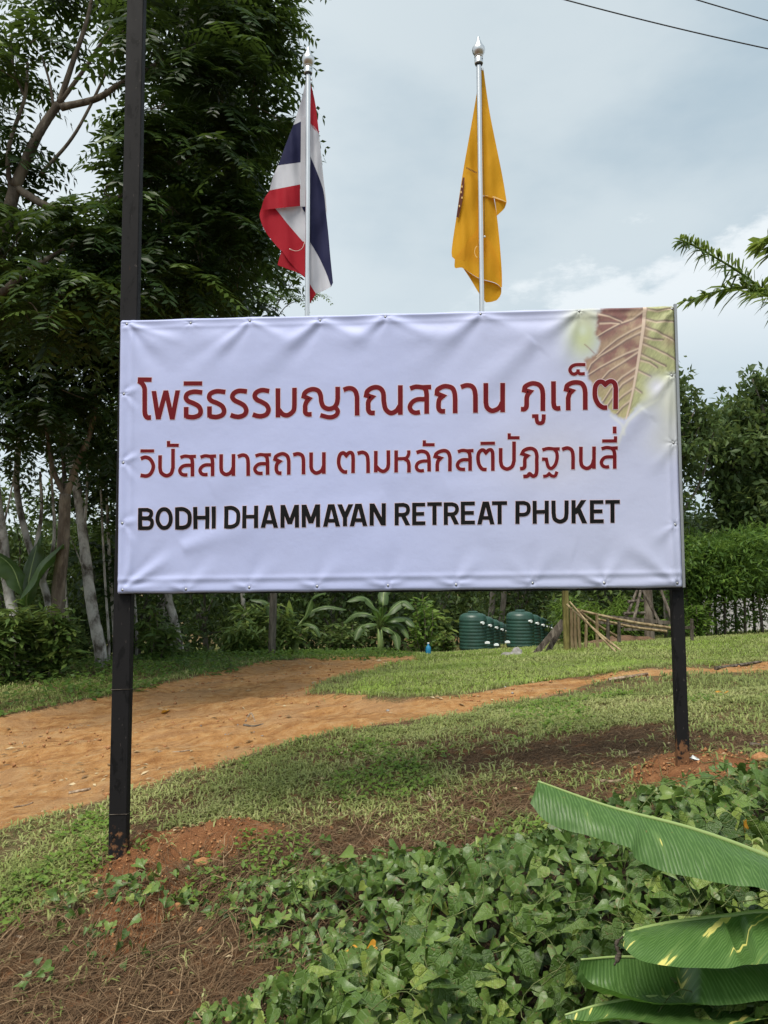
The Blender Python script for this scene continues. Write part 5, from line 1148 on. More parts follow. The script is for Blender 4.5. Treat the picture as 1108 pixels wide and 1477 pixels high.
far_banana('banana plant with one upright pale green leaf under the middle of the banner', gbase(425, 948, d), [([P(420, 905, d), P(417, 865, d)], .14, .95), ([P(440, 890, d), P(452, 862, d), P(470, 855, d - .3)], .16, .5), ([P(400, 900, d), P(385, 870, d), P(360, 865, d)], .16, .3), ([P(440, 900, d - .4), P(455, 905, d - .6), P(462, 920, d - .7)], .12, .5), ([P(445, 885, d + .3), P(470, 875, d + .3), P(500, 880, d + .3)], .15, .35)])
far_banana('large banana plant with arching drooping leaves under the banner, near the end of the track', gbase(548, 946, 19), [([P(556, 890, 17), P(580, 868, 17), P(598, 880, 16.8)], .2, .4), ([P(560, 895, 17), P(585, 892, 17), P(598, 905, 16.8)], .19, .45), ([P(545, 885, 17.4), P(525, 862, 17.2), P(500, 868, 17)], .2, .45), ([P(555, 905, 17), P(570, 915, 16.8), P(575, 938, 16.6)], .17, .5), ([P(540, 900, 17), P(520, 905, 16.8), P(512, 925, 16.6)], .16, .5), ([P(552, 880, 17.6), P(555, 850, 17.8), P(570, 835, 17.8)], .2, .35), ([P(540, 890, 17.6), P(515, 885, 17.6), P(495, 900, 17.6)], .18, .4), ([P(558, 900, 17.2), P(578, 902, 17), P(590, 922, 16.8)], .16, .55)])
far_banana('banana plant with a huge dark leaf between the pale trunks at far left', gbase(45, 970, 12.4), [([P(38, 860, 12.08), P(60, 815, 11.98), P(92, 785, 11.87)], .34, .12), ([P(30, 850, 12.19), P(15, 815, 12.19), P(-20, 790, 12.19)], .3, .15), ([P(40, 855, 12.4), P(50, 800, 12.61), P(60, 770, 12.61)], .25, .1)], stemh=1.0)
far_banana('young banana shoot with narrow leaves right of the large banana plant', gbase(612, 940, 24), [([P(612, 910, 24), P(603, 890, 24), P(595, 885, 24)], .14, .4), ([P(615, 905, 24), P(622, 885, 24), P(632, 890, 24)], .14, .3), ([P(612, 900, 24), P(612, 880, 24)], .12, .4)])

# ------------------------------------------------------------------ ground cover
def in_view(x, y, m=1.6):
    return np.abs(x) < (y * .5 * m + .4)
def scatter(n, x0, x1, y0, y1):
    x = RNG.uniform(x0, x1, n); y = RNG.uniform(y0, y1, n); return x, y
def blades(x, y, n_per, h, w, mat_, name, tint0=.45, lean=.6, dens_fn=None, seg=True, tsp=.03):
    """tufts of grass blades as one mesh"""
    n = len(x); X_ = np.repeat(x, n_per) + RNG.normal(size=n * n_per) * tsp; Y_ = np.repeat(y, n_per) + RNG.normal(size=n * n_per) * tsp
    Z_ = hz(X_, Y_) - .004; h_ = (np.repeat(h, n_per) if np.ndim(h) else h) * RNG.uniform(.5, 1.25, n * n_per); a = RNG.random(n * n_per) * 6.283
    w_ = (np.repeat(w, n_per) if np.ndim(w) else w) * RNG.uniform(.7, 1.2, n * n_per)
    d = np.stack([np.cos(a), np.sin(a), np.zeros_like(a)], -1); s = np.stack([-np.sin(a), np.cos(a), np.zeros_like(a)], -1)
    le = lean * RNG.uniform(.3, 1.5, n * n_per); C = np.stack([X_, Y_, Z_], -1); up = np.array([0, 0, 1.0])
    m1 = C + d * (h_ * le * .4)[:, None] + up * (h_ * .65)[:, None]; tp = C + d * (h_ * le * 1.25)[:, None] + up * (h_ * np.clip(1.0 - le * .35, .25, 1))[:, None]
    v = np.stack([C - s * w_[:, None] * .35, C + s * w_[:, None] * .35, m1 + s * w_[:, None] * .5, m1 - s * w_[:, None] * .5, tp], 1).reshape(-1, 3)
    b0 = np.arange(n * n_per)[:, None] * 5
    t = np.clip(np.repeat(np.repeat(tint0, n_per) if np.ndim(tint0) else np.full(n * n_per, tint0), 5) + np.repeat(RNG.normal(size=n * n_per) * .16, 5), 0, 1)
    me = np_mesh(name, v, None, False, vattr={'tint': t}, mats=[mat_], mixed=[b0 + np.array([0, 1, 2, 3]), b0 + np.array([3, 2, 4])])
    return ob(name, me, kind='stuff')
def keep_grass(x, y, p_dead=.25, road_pad=.0, clear=True):
    rd = road_d(x, y); dm = dead_m(x, y); rr = red_d(x, y); vn_ = sdist(VINE, x, y)
    pr = sstep(-rd, road_pad - .06, road_pad + .16) * (1 - dm * (1 - p_dead)) * (1 - .96 * sstep(rr, -.06, .05))
    cl = sstep(fbm(x * 2.1, y * 2.6, 4, 101), -.32, .12)
    pr = pr * (.26 + .74 * cl)
    if clear: pr = pr * sstep(-vn_, -.05, .25)
    return RNG.random(len(x)) < pr
x, y = scatter(50000, -5.2, 5.8, 2.2, 6.6); k = in_view(x, y) & keep_grass(x, y, .06); x, y = x[k], y[k]
blades(x, y, 6, .045, .0092, 'grass_blade', 'near_grass', np.clip(.5 + .8 * fbm(x * 1.5, y * 1.5, 4, 111), 0, 1), 1.1)
x, y = scatter(32000, -8, 8, 6.4, 12); k = in_view(x, y) & keep_grass(x, y, .2); x, y = x[k], y[k]
blades(x, y, 5, .06, .011, 'grass_blade', 'mid_grass', np.clip(.5 + .5 * fbm(x, y, 3, 112), 0, 1), .9, tsp=.05)
x, y = scatter(30000, -13, 14, 11, 26); k = in_view(x, y) & keep_grass(x, y, .5); x, y = x[k], y[k]
blades(x, y, 4, .085, .018, 'grass_blade', 'far_grass', np.clip(.5 + .5 * fbm(x * .6, y * .6, 3, 113), 0, 1), .7, tsp=.09)
# the bright green triangle between the two tracks
tri = np.array([G0(*p)[:2] for p in [(470, 1002), (560, 966), (625, 944), (760, 935), (1000, 925), (1108, 920), (1108, 950), (940, 966), (800, 984), (620, 1008), (540, 1010)]])
x, y = scatter(60000, -1, 12, 8, 22); k = in_view(x, y) & (sdist(tri, x, y) + fbm(x, y, 3, 120) * .5 > .05); x, y = x[k], y[k]; k = (RNG.random(len(x)) < .3 + .7 * sstep(fbm(x * .8, y * .8, 3, 121), -.3, .2)) & (road_d(x, y) < 0); x, y = x[k], y[k]
blades(x, y, 4, .065 * (1 + .6 * fbm(x * .9, y * .9, 3, 114)), .013, 'grass_blade_bright', 'lawn_grass', np.clip(.45 + .9 * fbm(x * .9, y * .9, 4, 113), 0, 1), .9, tsp=.06)
# leafy ground cover on the far left verge
vg = np.array([G0(*p)[:2] for p in [(-500, 1100), (-500, 960), (0, 962), (200, 952), (330, 945), (600, 938), (600, 947), (440, 950), (330, 965), (240, 983), (190, 1002), (0, 1036), (-300, 1090)]])
x, y = scatter(60000, -14, 2, 8, 21); k = (sdist(vg, x, y) + fbm(x * 1.2, y * 1.2, 3, 130) * .35 > -.1) & in_view(x, y, 1.3); x, y = x[k], y[k]
k = RNG.random(len(x)) < .35 + .65 * sstep(fbm(x, y, 2, 131), -.3, .1); x, y = x[k], y[k]; n = len(x); hh = RNG.random(n) ** 1.5 * .16 * sstep(sdist(vg, x, y), -.1, .7) + .02
C = np.stack([x, y, hz(x, y) + hh], -1); a = RNG.random(n) * 6.28
v, f_ = leaf_quads(C, np.stack([np.cos(a), np.sin(a), RNG.normal(size=n) * .3], -1), RNG.normal(size=(n, 3)) * .4 + [0, -.2, 1], .085 * RNG.uniform(.6, 1.3, n), .05 * RNG.uniform(.7, 1.2, n))
ob('verge_weeds', np_mesh('verge_weeds', v, f_, False, vattr={'tint': np.repeat(np.clip(.5 + .2 * RNG.normal(size=n) + fbm(x, y, 2, 133) * .4, 0, 1), 4)}, mats=['leaf_hedge']), kind='stuff')
# small weeds along the near bank
x, y = scatter(9000, -3.4, 3.6, 2.6, 7); k = in_view(x, y) & (fbm(x * 1.7, y * 1.7, 3, 140) > .27) & (road_d(x, y) < -.1) & (sdist(VINE, x, y) < .1); x, y = x[k], y[k]
x = np.repeat(x, 5) + RNG.normal(size=len(x) * 5) * .025; y = np.repeat(y, 5) + RNG.normal(size=len(x)) * .025; n = len(x); a = RNG.random(n) * 6.28
v, f_ = leaf_quads(np.stack([x, y, hz(x, y) + RNG.random(n) * .04 + .008], -1), np.stack([np.cos(a), np.sin(a), RNG.normal(size=n) * .3 + .2], -1), RNG.normal(size=(n, 3)) * .3 + [0, -.2, 1], .038 * RNG.uniform(.6, 1.3, n), .02 * RNG.uniform(.7, 1.2, n))
ob('small_weeds', np_mesh('small_weeds', v, f_, False, vattr={'tint': np.repeat(np.clip(.85 + .2 * RNG.normal(size=n), 0, 1), 4)}, mats=['leaf_hedge']), kind='stuff')
# dry straw and thatch
def straw(n, x0, x1, y0, y1, fn, name, ln=(.04, .17), w=.0012, m='straw', lift=.012):
    x, y = scatter(n, x0, x1, y0, y1); k = in_view(x, y) & (RNG.random(n) < fn(x, y)); x, y = x[k], y[k]; n = len(x)
    a = RNG.random(n) * 6.28; l = RNG.uniform(ln[0], ln[1], n) * RNG.random(n) ** .5; b_ = RNG.normal(size=n) * .5
    rows = []
    for t_ in (0, .33, .66, 1):
        aa = a + b_ * t_; px_ = x + np.cos(aa) * l * t_; py_ = y + np.sin(aa) * l * t_; z = hz(px_, py_) + lift * RNG.random(n) + np.sin(t_ * math.pi) * l * .10 * RNG.random(n) + .002
        s = np.stack([-np.sin(aa), np.cos(aa), RNG.normal(size=n) * .3], -1) * w * (1.2 - t_ * .6); p = np.stack([px_, py_, z], -1); rows += [p - s, p + s]
    v = np.stack(rows, 1).reshape(-1, 3); b0 = np.arange(n)[:, None] * 8
    f_ = np.concatenate([b0 + np.array([0, 1, 3, 2]), b0 + np.array([2, 3, 5, 4]), b0 + np.array([4, 5, 7, 6])])
    return ob(name, np_mesh(name, v, f_, False, vattr={'tint': np.repeat(np.clip(.3 + .25 * RNG.normal(size=n), 0, 1), 8)}, mats=[m]), kind='stuff')
straw(85000, -3.2, 3.4, 2.4, 6.6, lambda x, y: dead_m(x, y) * sstep(-road_d(x, y), -.02, .2) * sstep(-red_d(x, y), -.15, .0) * 1.0 + .10 * (road_d(x, y) < 0), 'dry_straw')
straw(4500, -2.4, .6, 2.4, 4.4, lambda x, y: sstep(dead_m(x, y), .3, .9), 'long_dry_stalks', (.15, .45), .0018, lift=.04)
# dead leaves and wood chips on the track and bank, crumbs of earth
def bits(n, x0, x1, y0, y1, fn, name, size, m, asp=.55):
    x, y = scatter(n, x0, x1, y0, y1); k = in_view(x, y) & (RNG.random(n) < fn(x, y)); x, y = x[k], y[k]; n = len(x); a = RNG.random(n) * 6.28
    l = size * RNG.uniform(.4, 1.4, n) * (.7 + y * .05)
    v, f_ = leaf_quads(np.stack([x, y, hz(x, y) + .006], -1), np.stack([np.cos(a), np.sin(a), RNG.normal(size=n) * .12], -1), RNG.normal(size=(n, 3)) * .25 + [0, 0, 1], l, l * asp * RNG.uniform(.4, 1.2, n), .2)
    return ob(name, np_mesh(name, v, f_, False, vattr={'tint': np.repeat(RNG.random(n), 4)}, mats=[m]), kind='stuff')
bits(16000, -7, 5, 4, 15, lambda x, y: (road_d(x, y) > -.1) * (.10 + .9 * (fbm(x * .8, y * .8, 3, 150) > .25)) * .6, 'leaf_litter', .06, 'litter')
bits(6000, -3.5, 3.8, 2.5, 7, lambda x, y: (road_d(x, y) < 0) * .3, 'bank_litter', .035, 'litter')
def crumbs(n, x0, x1, y0, y1, fn, name, sz, m):
    x, y = scatter(n, x0, x1, y0, y1); k = in_view(x, y) & (RNG.random(n) < fn(x, y)); x, y = x[k], y[k]; n = len(x)
    oct_ = np.array([[1, 0, 0], [-1, 0, 0], [0, 1, 0], [0, -1, 0], [0, 0, .8], [0, 0, -.8]]); s = sz * RNG.random(n) ** 2.2 + sz * .12
    v = (oct_[None] * (1 + RNG.normal(size=(n, 6, 3)) * .22 + 0) + RNG.normal(size=(n, 6, 3)) * .12) * s[:, None, None] + np.stack([x, y, hz(x, y) + s * .3], -1)[:, None]
    b0 = np.arange(n)[:, None] * 6; f_ = np.concatenate([b0 + np.array(q) for q in ((0, 2, 4), (2, 1, 4), (1, 3, 4), (3, 0, 4), (2, 0, 5), (1, 2, 5), (3, 1, 5), (0, 3, 5))])
    return ob(name, np_mesh(name, v.reshape(-1, 3), f_, True, mats=[m]), kind='stuff')
crumbs(26000, -2.6, 2.8, 2.6, 5, lambda x, y: sstep(red_d(x, y), -.08, .08) * .9 + .02, 'earth_crumbs', .011, 'clay')
crumbs(12000, -7, 5, 4.5, 14, lambda x, y: (road_d(x, y) > 0) * (.06 + .5 * (fbm(x, y, 3, 155) > .2)), 'track_clods', .022, 'clay')
crumbs(2500, -6, 3, 5, 14, lambda x, y: (road_d(x, y) > 0) * (fbm(x * .9, y * .9, 3, 158) > .15) * .5, 'gravel', .016, 'stone')

# ------------------------------------------------------------------ creeping vine over the bank
def heart_mesh(seed):
    r = np.random.default_rng(seed + 40); nr_, nc = 11, 9
    wide = r.uniform(.36, .47); cup, dr, tw = r.uniform(.2, .7), r.uniform(.1, .55), r.uniform(-.25, .25); lobe = r.uniform(0, .14)
    v = []; uv = []
    for i in range(nr_):
        t = (i / (nr_ - 1)) ** 1.15
        w = wide * float(np.interp(t, [0, .05, .13, .24, .36, .52, .70, .86, 1], [.62, .86, .99, .98, .80, .50, .25, .11, 0])) * (1 + lobe * .6 * math.exp(-((t - .12) / .08) ** 2))
        for j in range(nc):
            s_ = j / (nc - 1) * 2 - 1; a = abs(s_)
            X_ = s_ * w; Y_ = t - .19 * (1 - t) ** 3 * a ** 1.5 * (1.5 - .75 * a * a)
            Z_ = cup * abs(X_) * (1 - .4 * t) - dr * t * t + tw * X_ * Y_ + .03 * math.sin(a * 9 + t * 16 + seed) * a + .02 * math.sin(t * 13 + seed * 2)
            v.append((X_, Y_ - .05, Z_)); uv.append((X_, Y_, 0))
    f_ = [(i * nc + j, i * nc + j + 1, (i + 1) * nc + j + 1, (i + 1) * nc + j) for i in range(nr_ - 1) for j in range(nc - 1)]
    return np.array(v), np.array(f_), np.array(uv)
HV = [heart_mesh(s) for s in range(6)]
def coarse(h):
    v, f_, uv = h; ri = [0, 1, 3, 5, 8, 10]; ci = [0, 2, 4, 6, 8]; idx = [i * 9 + j for i in ri for j in ci]
    return v[idx], np.array([(i * 5 + j, i * 5 + j + 1, i * 5 + j + 6, i * 5 + j + 5) for i in range(5) for j in range(4)]), uv[idx]
HC = [coarse(h) for h in HV]
HM = [np_mesh('leaf', v, f_, True, vattr={'luv': uv}, mats=['vine_leaf']) for v, f_, uv in HV]
HY = np_mesh('leaf', HV[1][0], HV[1][1], True, vattr={'luv': HV[1][2]}, mats=['yellow_leaf'])
vb = G0(650, 1400); vb = np.array([vb[0], vb[1], gz(vb[0], vb[1])])
vine = empty('creeping_vine', 'green heart-leaved creeper blanketing the bank in the foreground', 'vine', vb)
def mound(x, y):
    e = sdist(VINE, x, y); return sstep(e, -.05, .55) * (.20 + .26 * fbm(x * 2.4, y * 2.4, 3, 160)) + sstep(e, -.05, .1) * .02
x, y = scatter(60000, -1.6, 3.4, 1.2, 4.6); e = sdist(VINE, x, y) + fbm(x * 3, y * 3, 3, 161) * .12; k = (e > 0) & (RNG.random(len(x)) < .36 + .0 * x); x, y = x[k], y[k]
# a few creepers straying left of the mat
xs, ys = [], []
for (px, py, rr, nn) in [(165, 1300, .16, 45), (205, 1318, .10, 26), (150, 1362, .09, 18), (115, 1312, .07, 12), (430, 1245, .12, 20), (280, 1300, .10, 22), (60, 1440, .06, 9), (170, 1385, .06, 8)]:
    g_ = G0(px, py); xs.append(g_[0] + RNG.normal(size=nn) * rr); ys.append(g_[1] + RNG.normal(size=nn) * rr * .7)
ns = sum(map(len, xs)); x = np.r_[x, np.concatenate(xs)]; y = np.r_[y, np.concatenate(ys)]
n = len(x); stray = np.arange(n) >= n - ns
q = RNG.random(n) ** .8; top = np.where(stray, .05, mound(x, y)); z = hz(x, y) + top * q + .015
dead_edge = fbm(x * 1.5, y * 1.5, 2, 165)
size = np.where(stray, .045, .036 + .034 * sstep(sdist(VINE, x, y), 0, .6)) * RNG.uniform(.45, 1.4, n) * (1 + .25 * dead_edge)
gx_ = (mound(x + .05, y) - mound(x - .05, y)) / .1; gy_ = (mound(x, y + .05) - mound(x, y - .05)) / .1
nr = unit(np.stack([-gx_ * .5, -gy_ * .5, np.ones(n)], -1) * .8 + [0, -.45, 0] + RNG.normal(size=(n, 3)) * .58)
td = np.stack([RNG.normal(size=n) * .9, RNG.normal(size=n) * .5 - .45, RNG.normal(size=n) * .3 - .35], -1); td = unit(td - (td * nr).sum(-1, keepdims=True) * nr); sdv = np.cross(td, nr)
pos = np.stack([x, y, z], -1); dd = (pos - CAM) @ FW; ppx = CX + F * ((pos - CAM) @ RT) / dd; ppy = CY - F * ((pos - CAM) @ UP) / dd
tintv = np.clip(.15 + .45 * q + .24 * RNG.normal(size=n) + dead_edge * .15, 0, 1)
score = size / dd * (q > .55) * ((ppx > 5) & (ppx < 1100) & (ppy < 1470))
for px, py in [(575, 1370), (535, 1362), (508, 1362), (622, 1312), (1072, 1188)]:      # a few yellowed ones
    i = np.argmin((ppx - px) ** 2 + (ppy - py) ** 2 + 1e6 * (q < .6)); score[i] = 9
order = np.argsort(-score); pick = order[:300]; rest = np.ones(n, bool); rest[pick] = False
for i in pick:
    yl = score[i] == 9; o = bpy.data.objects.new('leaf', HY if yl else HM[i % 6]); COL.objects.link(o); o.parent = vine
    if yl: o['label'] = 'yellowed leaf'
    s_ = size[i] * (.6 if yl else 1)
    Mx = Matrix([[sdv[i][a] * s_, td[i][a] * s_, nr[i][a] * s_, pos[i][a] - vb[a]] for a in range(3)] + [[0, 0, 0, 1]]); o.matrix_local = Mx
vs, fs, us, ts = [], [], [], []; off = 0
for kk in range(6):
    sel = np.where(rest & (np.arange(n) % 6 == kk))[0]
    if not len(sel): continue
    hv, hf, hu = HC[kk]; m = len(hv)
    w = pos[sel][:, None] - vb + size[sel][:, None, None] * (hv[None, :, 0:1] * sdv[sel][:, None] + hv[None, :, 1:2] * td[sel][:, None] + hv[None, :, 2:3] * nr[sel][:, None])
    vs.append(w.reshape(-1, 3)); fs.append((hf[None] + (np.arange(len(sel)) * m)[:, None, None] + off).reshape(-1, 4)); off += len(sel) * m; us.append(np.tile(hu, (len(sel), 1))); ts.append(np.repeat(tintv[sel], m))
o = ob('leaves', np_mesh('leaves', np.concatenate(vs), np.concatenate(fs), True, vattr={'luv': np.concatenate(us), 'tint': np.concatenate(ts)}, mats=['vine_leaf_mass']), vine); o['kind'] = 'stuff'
mb = MB(); gi = np.where((sdist(VINE, x, y) > -.1))[0]
for i in RNG.choice(gi, 170):
    a = RNG.random() * 6.28; ln = RNG.uniform(.12, .45); pts = []
    for t_ in np.linspace(0, 1, 5):
        a += RNG.normal() * .35; px_ = x[i] + math.cos(a) * ln * t_; py_ = y[i] + math.sin(a) * ln * t_; pts.append([px_, py_, t_])
    pts = np.array(pts); pts[:, 2] = hz(pts[:, 0], pts[:, 1]) + mound(pts[:, 0], pts[:, 1]) * RNG.uniform(.5, 1.08) + .015 + np.sin(pts[:, 2] * 3.1) * .03
    mb.tube(curve3(pts, 3) - vb, .0017, 4, cap=False)
for px, py, hh in [(932 * .0 + 430 , 1330, .3), (735, 1240, .28), (430, 1400, .32), (660, 1340, .15), (1065, 1150, .2), (845, 1175, .12)]:
    g_ = G0(px, py + 60); b_ = np.array([g_[0], g_[1], gz(g_[0], g_[1])]); mb.tube(curve3([b_ - vb, b_ - vb + [.01, 0, hh * .6], b_ - vb + [-.03, 0, hh * 1.1], b_ - vb + [.02, -.02, hh * 1.0]], 5), .0018, 4, cap=False)
o = ob('runners', mb.build('runners', ['vine_stem'], True), vine); o['kind'] = 'stuff'

# ------------------------------------------------------------------ foreground banana plant
nb = P(1480, 1750, 2.5); nb = np.array([nb[0], nb[1], gz(nb[0], nb[1])])
ban = empty('banana_plant', 'banana plant reaching in from the lower right with big variegated leaves', 'banana plant', nb)
mb = MB(); mb.tube([[0, 0, -.05], [0, 0, .3], [-.02, 0, .6]], [.10, .09, .07], 14); ob('stem', mb.build('stem', ['banana_rib'], True), ban)
def blade(A, B, nm, m_, n=70, mrow=14, sag=.02, seed=0, slant=.55, ribdir=1, label=None, streak=1.0):
    """lamina between the midrib A and the free edge B, both lists of (px, py, depth)"""
    def cv(Q):
        c = curve3([P(*q) for q in Q], 16); d_ = np.r_[0, np.cumsum(np.linalg.norm(np.diff(c, axis=0), axis=1))]; t_ = np.linspace(0, d_[-1], n)
        return np.stack([np.interp(t_, d_, c[:, k]) for k in range(3)], -1), t_
    a, ta = cv(A); b_, tb = cv(B); k = np.linspace(0, 1, mrow)
    g = a[:, None] * (1 - k)[None, :, None] + b_[:, None] * k[None, :, None]
    nrm = unit(np.cross(np.gradient(a, axis=0), b_ - a)); nrm *= np.sign((nrm @ -FW))[:, None]
    wid = np.linalg.norm(b_ - a, axis=1)
    bulge = (np.sin(k * math.pi) * .5)[None] * sag * 2 + .0032 * np.sin(ta * 260 + seed)[:, None] * np.sin(k * math.pi)[None] + .010 * fbm(ta[:, None] * 9 + seed + 0 * k[None], k[None] * 1.5 + 0 * ta[:, None], 3, 170 + seed) * k[None]
    g = g + nrm[:, None] * bulge[..., None]
    uv = np.stack([ta[:, None] - k[None] * wid[:, None] * slant * ribdir, np.broadcast_to(k[None], (n, mrow)), np.full((n, mrow), seed * 1.7)], -1).reshape(-1, 3)
    v = g.reshape(-1, 3) - nb; i, j = np.meshgrid(np.arange(n - 1), np.arange(mrow - 1)); q = (i * mrow + j).ravel()
    me = np_mesh(nm, v, np.stack([q, q + 1, q + mrow + 1, q + mrow], -1), True, vattr={'luv': uv, 'streak': np.full(len(v), streak)}, mats=[m_]); o = ob(nm, me, ban)
    if label: o['label'] = label
    return o, a
stem_in = P(1480, 1420, 2.35)
def rib(A, parent, r0=.011, r1=.0025, toward=True):
    c = curve3([P(*q) for q in A] + ([stem_in] if toward else []), 12); L_ = len(c); mb = MB(); mb.tube(c - nb, np.linspace(r1, r0, L_), 8); o = ob('midrib', mb.build('midrib', ['banana_rib'], True), parent); return o
# upper leaf: midrib along its top, near half hanging
A1 = [(776, 1127, 2.15), (880, 1164, 2.12), (1000, 1196, 2.1), (1108, 1236, 2.1), (1250, 1300, 2.15), (1360, 1370, 2.25)]
B1 = [(764, 1160, 2.10), (790, 1186, 2.06), (850, 1206, 2.03), (903, 1222, 2.01), (912, 1228, 2.0), (918, 1238, 2.0), (960, 1256, 1.98), (1010, 1267, 1.97), (1060, 1279, 1.97), (1110, 1284, 1.97), (1230, 1330, 2.05), (1350, 1385, 2.22)]
o, _ = blade(A1, B1, 'leaf', 'banana_leaf', 110, 16, .012, 1, .5, 1, 'upper banana leaf pointing left, almost plain green', streak=.9); rib(A1, o, .012, .003)
A1b = [(a, b_, c) for a, b_, c in A1]; B1b = [(770, 1150, 2.2), (830, 1172, 2.26), (930, 1200, 2.30), (1040, 1235, 2.32), (1150, 1280, 2.32), (1300, 1350, 2.3)]
o2, _ = blade(A1b, B1b, 'lamina', 'banana_leaf', 60, 8, .0, 4, .5, streak=.9); o2.parent = o
# middle leaf, strongly streaked
A2 = [(897, 1352, 2.0), (912, 1343, 2.01), (966, 1331, 2.05), (1049, 1321, 2.1), (1115, 1315, 2.12), (1240, 1320, 2.2), (1360, 1350, 2.3)]
B2 = [(895, 1358, 1.98), (905, 1374, 1.93), (925, 1386, 1.9), (960, 1393, 1.88), (994, 1396, 1.87), (1050, 1396, 1.87), (1093, 1391, 1.88), (1230, 1395, 2.0), (1350, 1390, 2.2)]
o, _ = blade(A2, B2, 'leaf', 'banana_leaf', 90, 16, .015, 7, -.9, 1, 'middle banana leaf with bold yellow streaks', streak=1.035); rib(A2, o, .011, .003)
mb = MB(); mb.tube(curve3([P(*q) for q in [(899, 1350, 1.99), (889, 1362, 1.985), (893, 1378, 1.98), (886, 1392, 1.98)]], 6) - nb, [.002] * 4 + [.005] * 8 + [.007] * 4 + [.003] * 3, 6, rough=.5); ob('dry_tip', mb.build('dry_tip', ['wood_grey'], True), o)
# shaded leaf below it
A3 = [(838, 1384, 2.05), (900, 1380, 2.09), (980, 1384, 2.13), (1060, 1392, 2.16), (1130, 1392, 2.18), (1260, 1400, 2.2), (1370, 1410, 2.3)]
B3 = [(838, 1392, 2.03), (850, 1417, 1.98), (884, 1431, 1.95), (920, 1440, 1.94), (966, 1446, 1.93), (1050, 1448, 1.93), (1112, 1443, 1.94), (1240, 1440, 2.05), (1360, 1430, 2.25)]
o, _ = blade(A3, B3, 'leaf', 'banana_leaf', 80, 14, -.05, 12, .4, 1, 'shaded banana leaf under the streaked one', streak=.93); rib(A3, o)
A4 = [(815, 1464, 1.98), (870, 1448, 2.0), (939, 1438, 2.03), (1020, 1445, 2.04), (1110, 1452, 2.06), (1240, 1450, 2.15), (1370, 1430, 2.3)]
B4 = [(816, 1468, 1.96), (850, 1472, 1.92), (884, 1469, 1.9), (960, 1478, 1.88), (1040, 1482, 1.87), (1110, 1470, 1.88), (1240, 1480, 2.05), (1360, 1450, 2.2)]
o, _ = blade(A4, B4, 'leaf', 'banana_leaf', 80, 12, .015, 21, -.8, 1, 'lowest banana leaf at the bottom edge, yellow at its tip'); rib(A4, o)
A5 = [(960, 1500, 2.0), (1020, 1484, 2.05), (1108, 1470, 2.08), (1260, 1460, 2.2), (1370, 1440, 2.3)]
B5 = [(960, 1510, 1.98), (1020, 1540, 1.9), (1108, 1550, 1.88), (1240, 1530, 2.0), (1360, 1470, 2.25)]
o, _ = blade(A5, B5, 'leaf', 'banana_leaf', 50, 10, .015, 30, .6); rib(A5, o)

# ------------------------------------------------------------------ water tanks
def tank(loc, R_, H_, label, rot=0.0):
    r = empty('water_tank', label, 'water tank', loc, 'dark green ribbed water tanks')
    prof = [(R_ * .93, 0), (R_ * .97, .02)]
    nb_ = 9
    for k in range(nb_):
        z0 = .04 + k * (H_ * .80) / nb_; dz = H_ * .80 / nb_
        prof += [(R_ * .975, z0), (R_ * 1.0, z0 + dz * .2), (R_ * 1.0, z0 + dz * .7), (R_ * .975, z0 + dz * .88)]
    prof += [(R_ * .97, H_ * .86), (R_ * .90, H_ * .92), (R_ * .70, H_ * .965), (R_ * .4, H_ * .985), (R_ * .36, H_ * .985)]
    mb = MB(); mb.lathe(prof, 28); ob('body', mb.build('body', ['tank_green'], True, 40), r)
    mb = MB(); mb.lathe([(R_ * .36, 0), (R_ * .37, .015), (R_ * .36, .03), (R_ * .30, .045), (.02, .05)], 20, 0, (0, 0, H_ * .983)); ob('lid', mb.build('lid', ['tank_green'], True, 40), r)
    for a, z in ((rot, H_ * .74),):
        q = np.array([math.cos(a), math.sin(a), 0]); mb = MB(); mb.tube([q * R_ * .97 + [0, 0, z], q * (R_ + .07) + [0, 0, z]], .03, 10); mb.tube([q * (R_ + .065) + [0, 0, z], q * (R_ + .085) + [0, 0, z]], .04, 10); ob('outlet', mb.build('outlet', ['white_plastic'], True, 40), r)
def px2(px, d_, py): return P(px, py, d_)
rows = [((682, 20.0, 883, 20), (733, 31, 904), 7, 'left', 8), ((750, 20.5, 881, 20), (797, 31, 899), 7, 'right', 8)]
ordn = ['frontmost', 'second', 'third', 'fourth', 'fifth', 'sixth', 'last']
for (x0_, d0, y0_, rr), (x1_, d1, y1_), n_, side, _ in rows:
    a = P(x0_, y0_, d0); b_ = P(x1_, y1_, d1); R_ = rr * d0 / F
    for k in range(n_):
        t_ = k / (n_ - 1); top = a * (1 - t_) + b_ * t_; H_ = .98
        tank(np.array([top[0], top[1], top[2] - H_]), R_, H_, f'{ordn[k]} tank of the {side} row of dark green ribbed water tanks, counted from the grass', -1.05)
# white blocks at the foot of the tanks
for px, py, lab in ((703, 926, 'white block beside the base of the left front tank'), (716, 929, 'pale flat slab lying between the two tank rows'), (732, 925, 'small white block against the right front tank')):
    q = P(px, py, 19.4); mb = MB(); mb.box((-.06, -.04, -.04), (.06, .04, .0)); mb.box((-.03, -.02, .002), (.04, .03, .015))
    ob('block', mb.build('block', ['white_plastic']), None, q, lab, 'block')

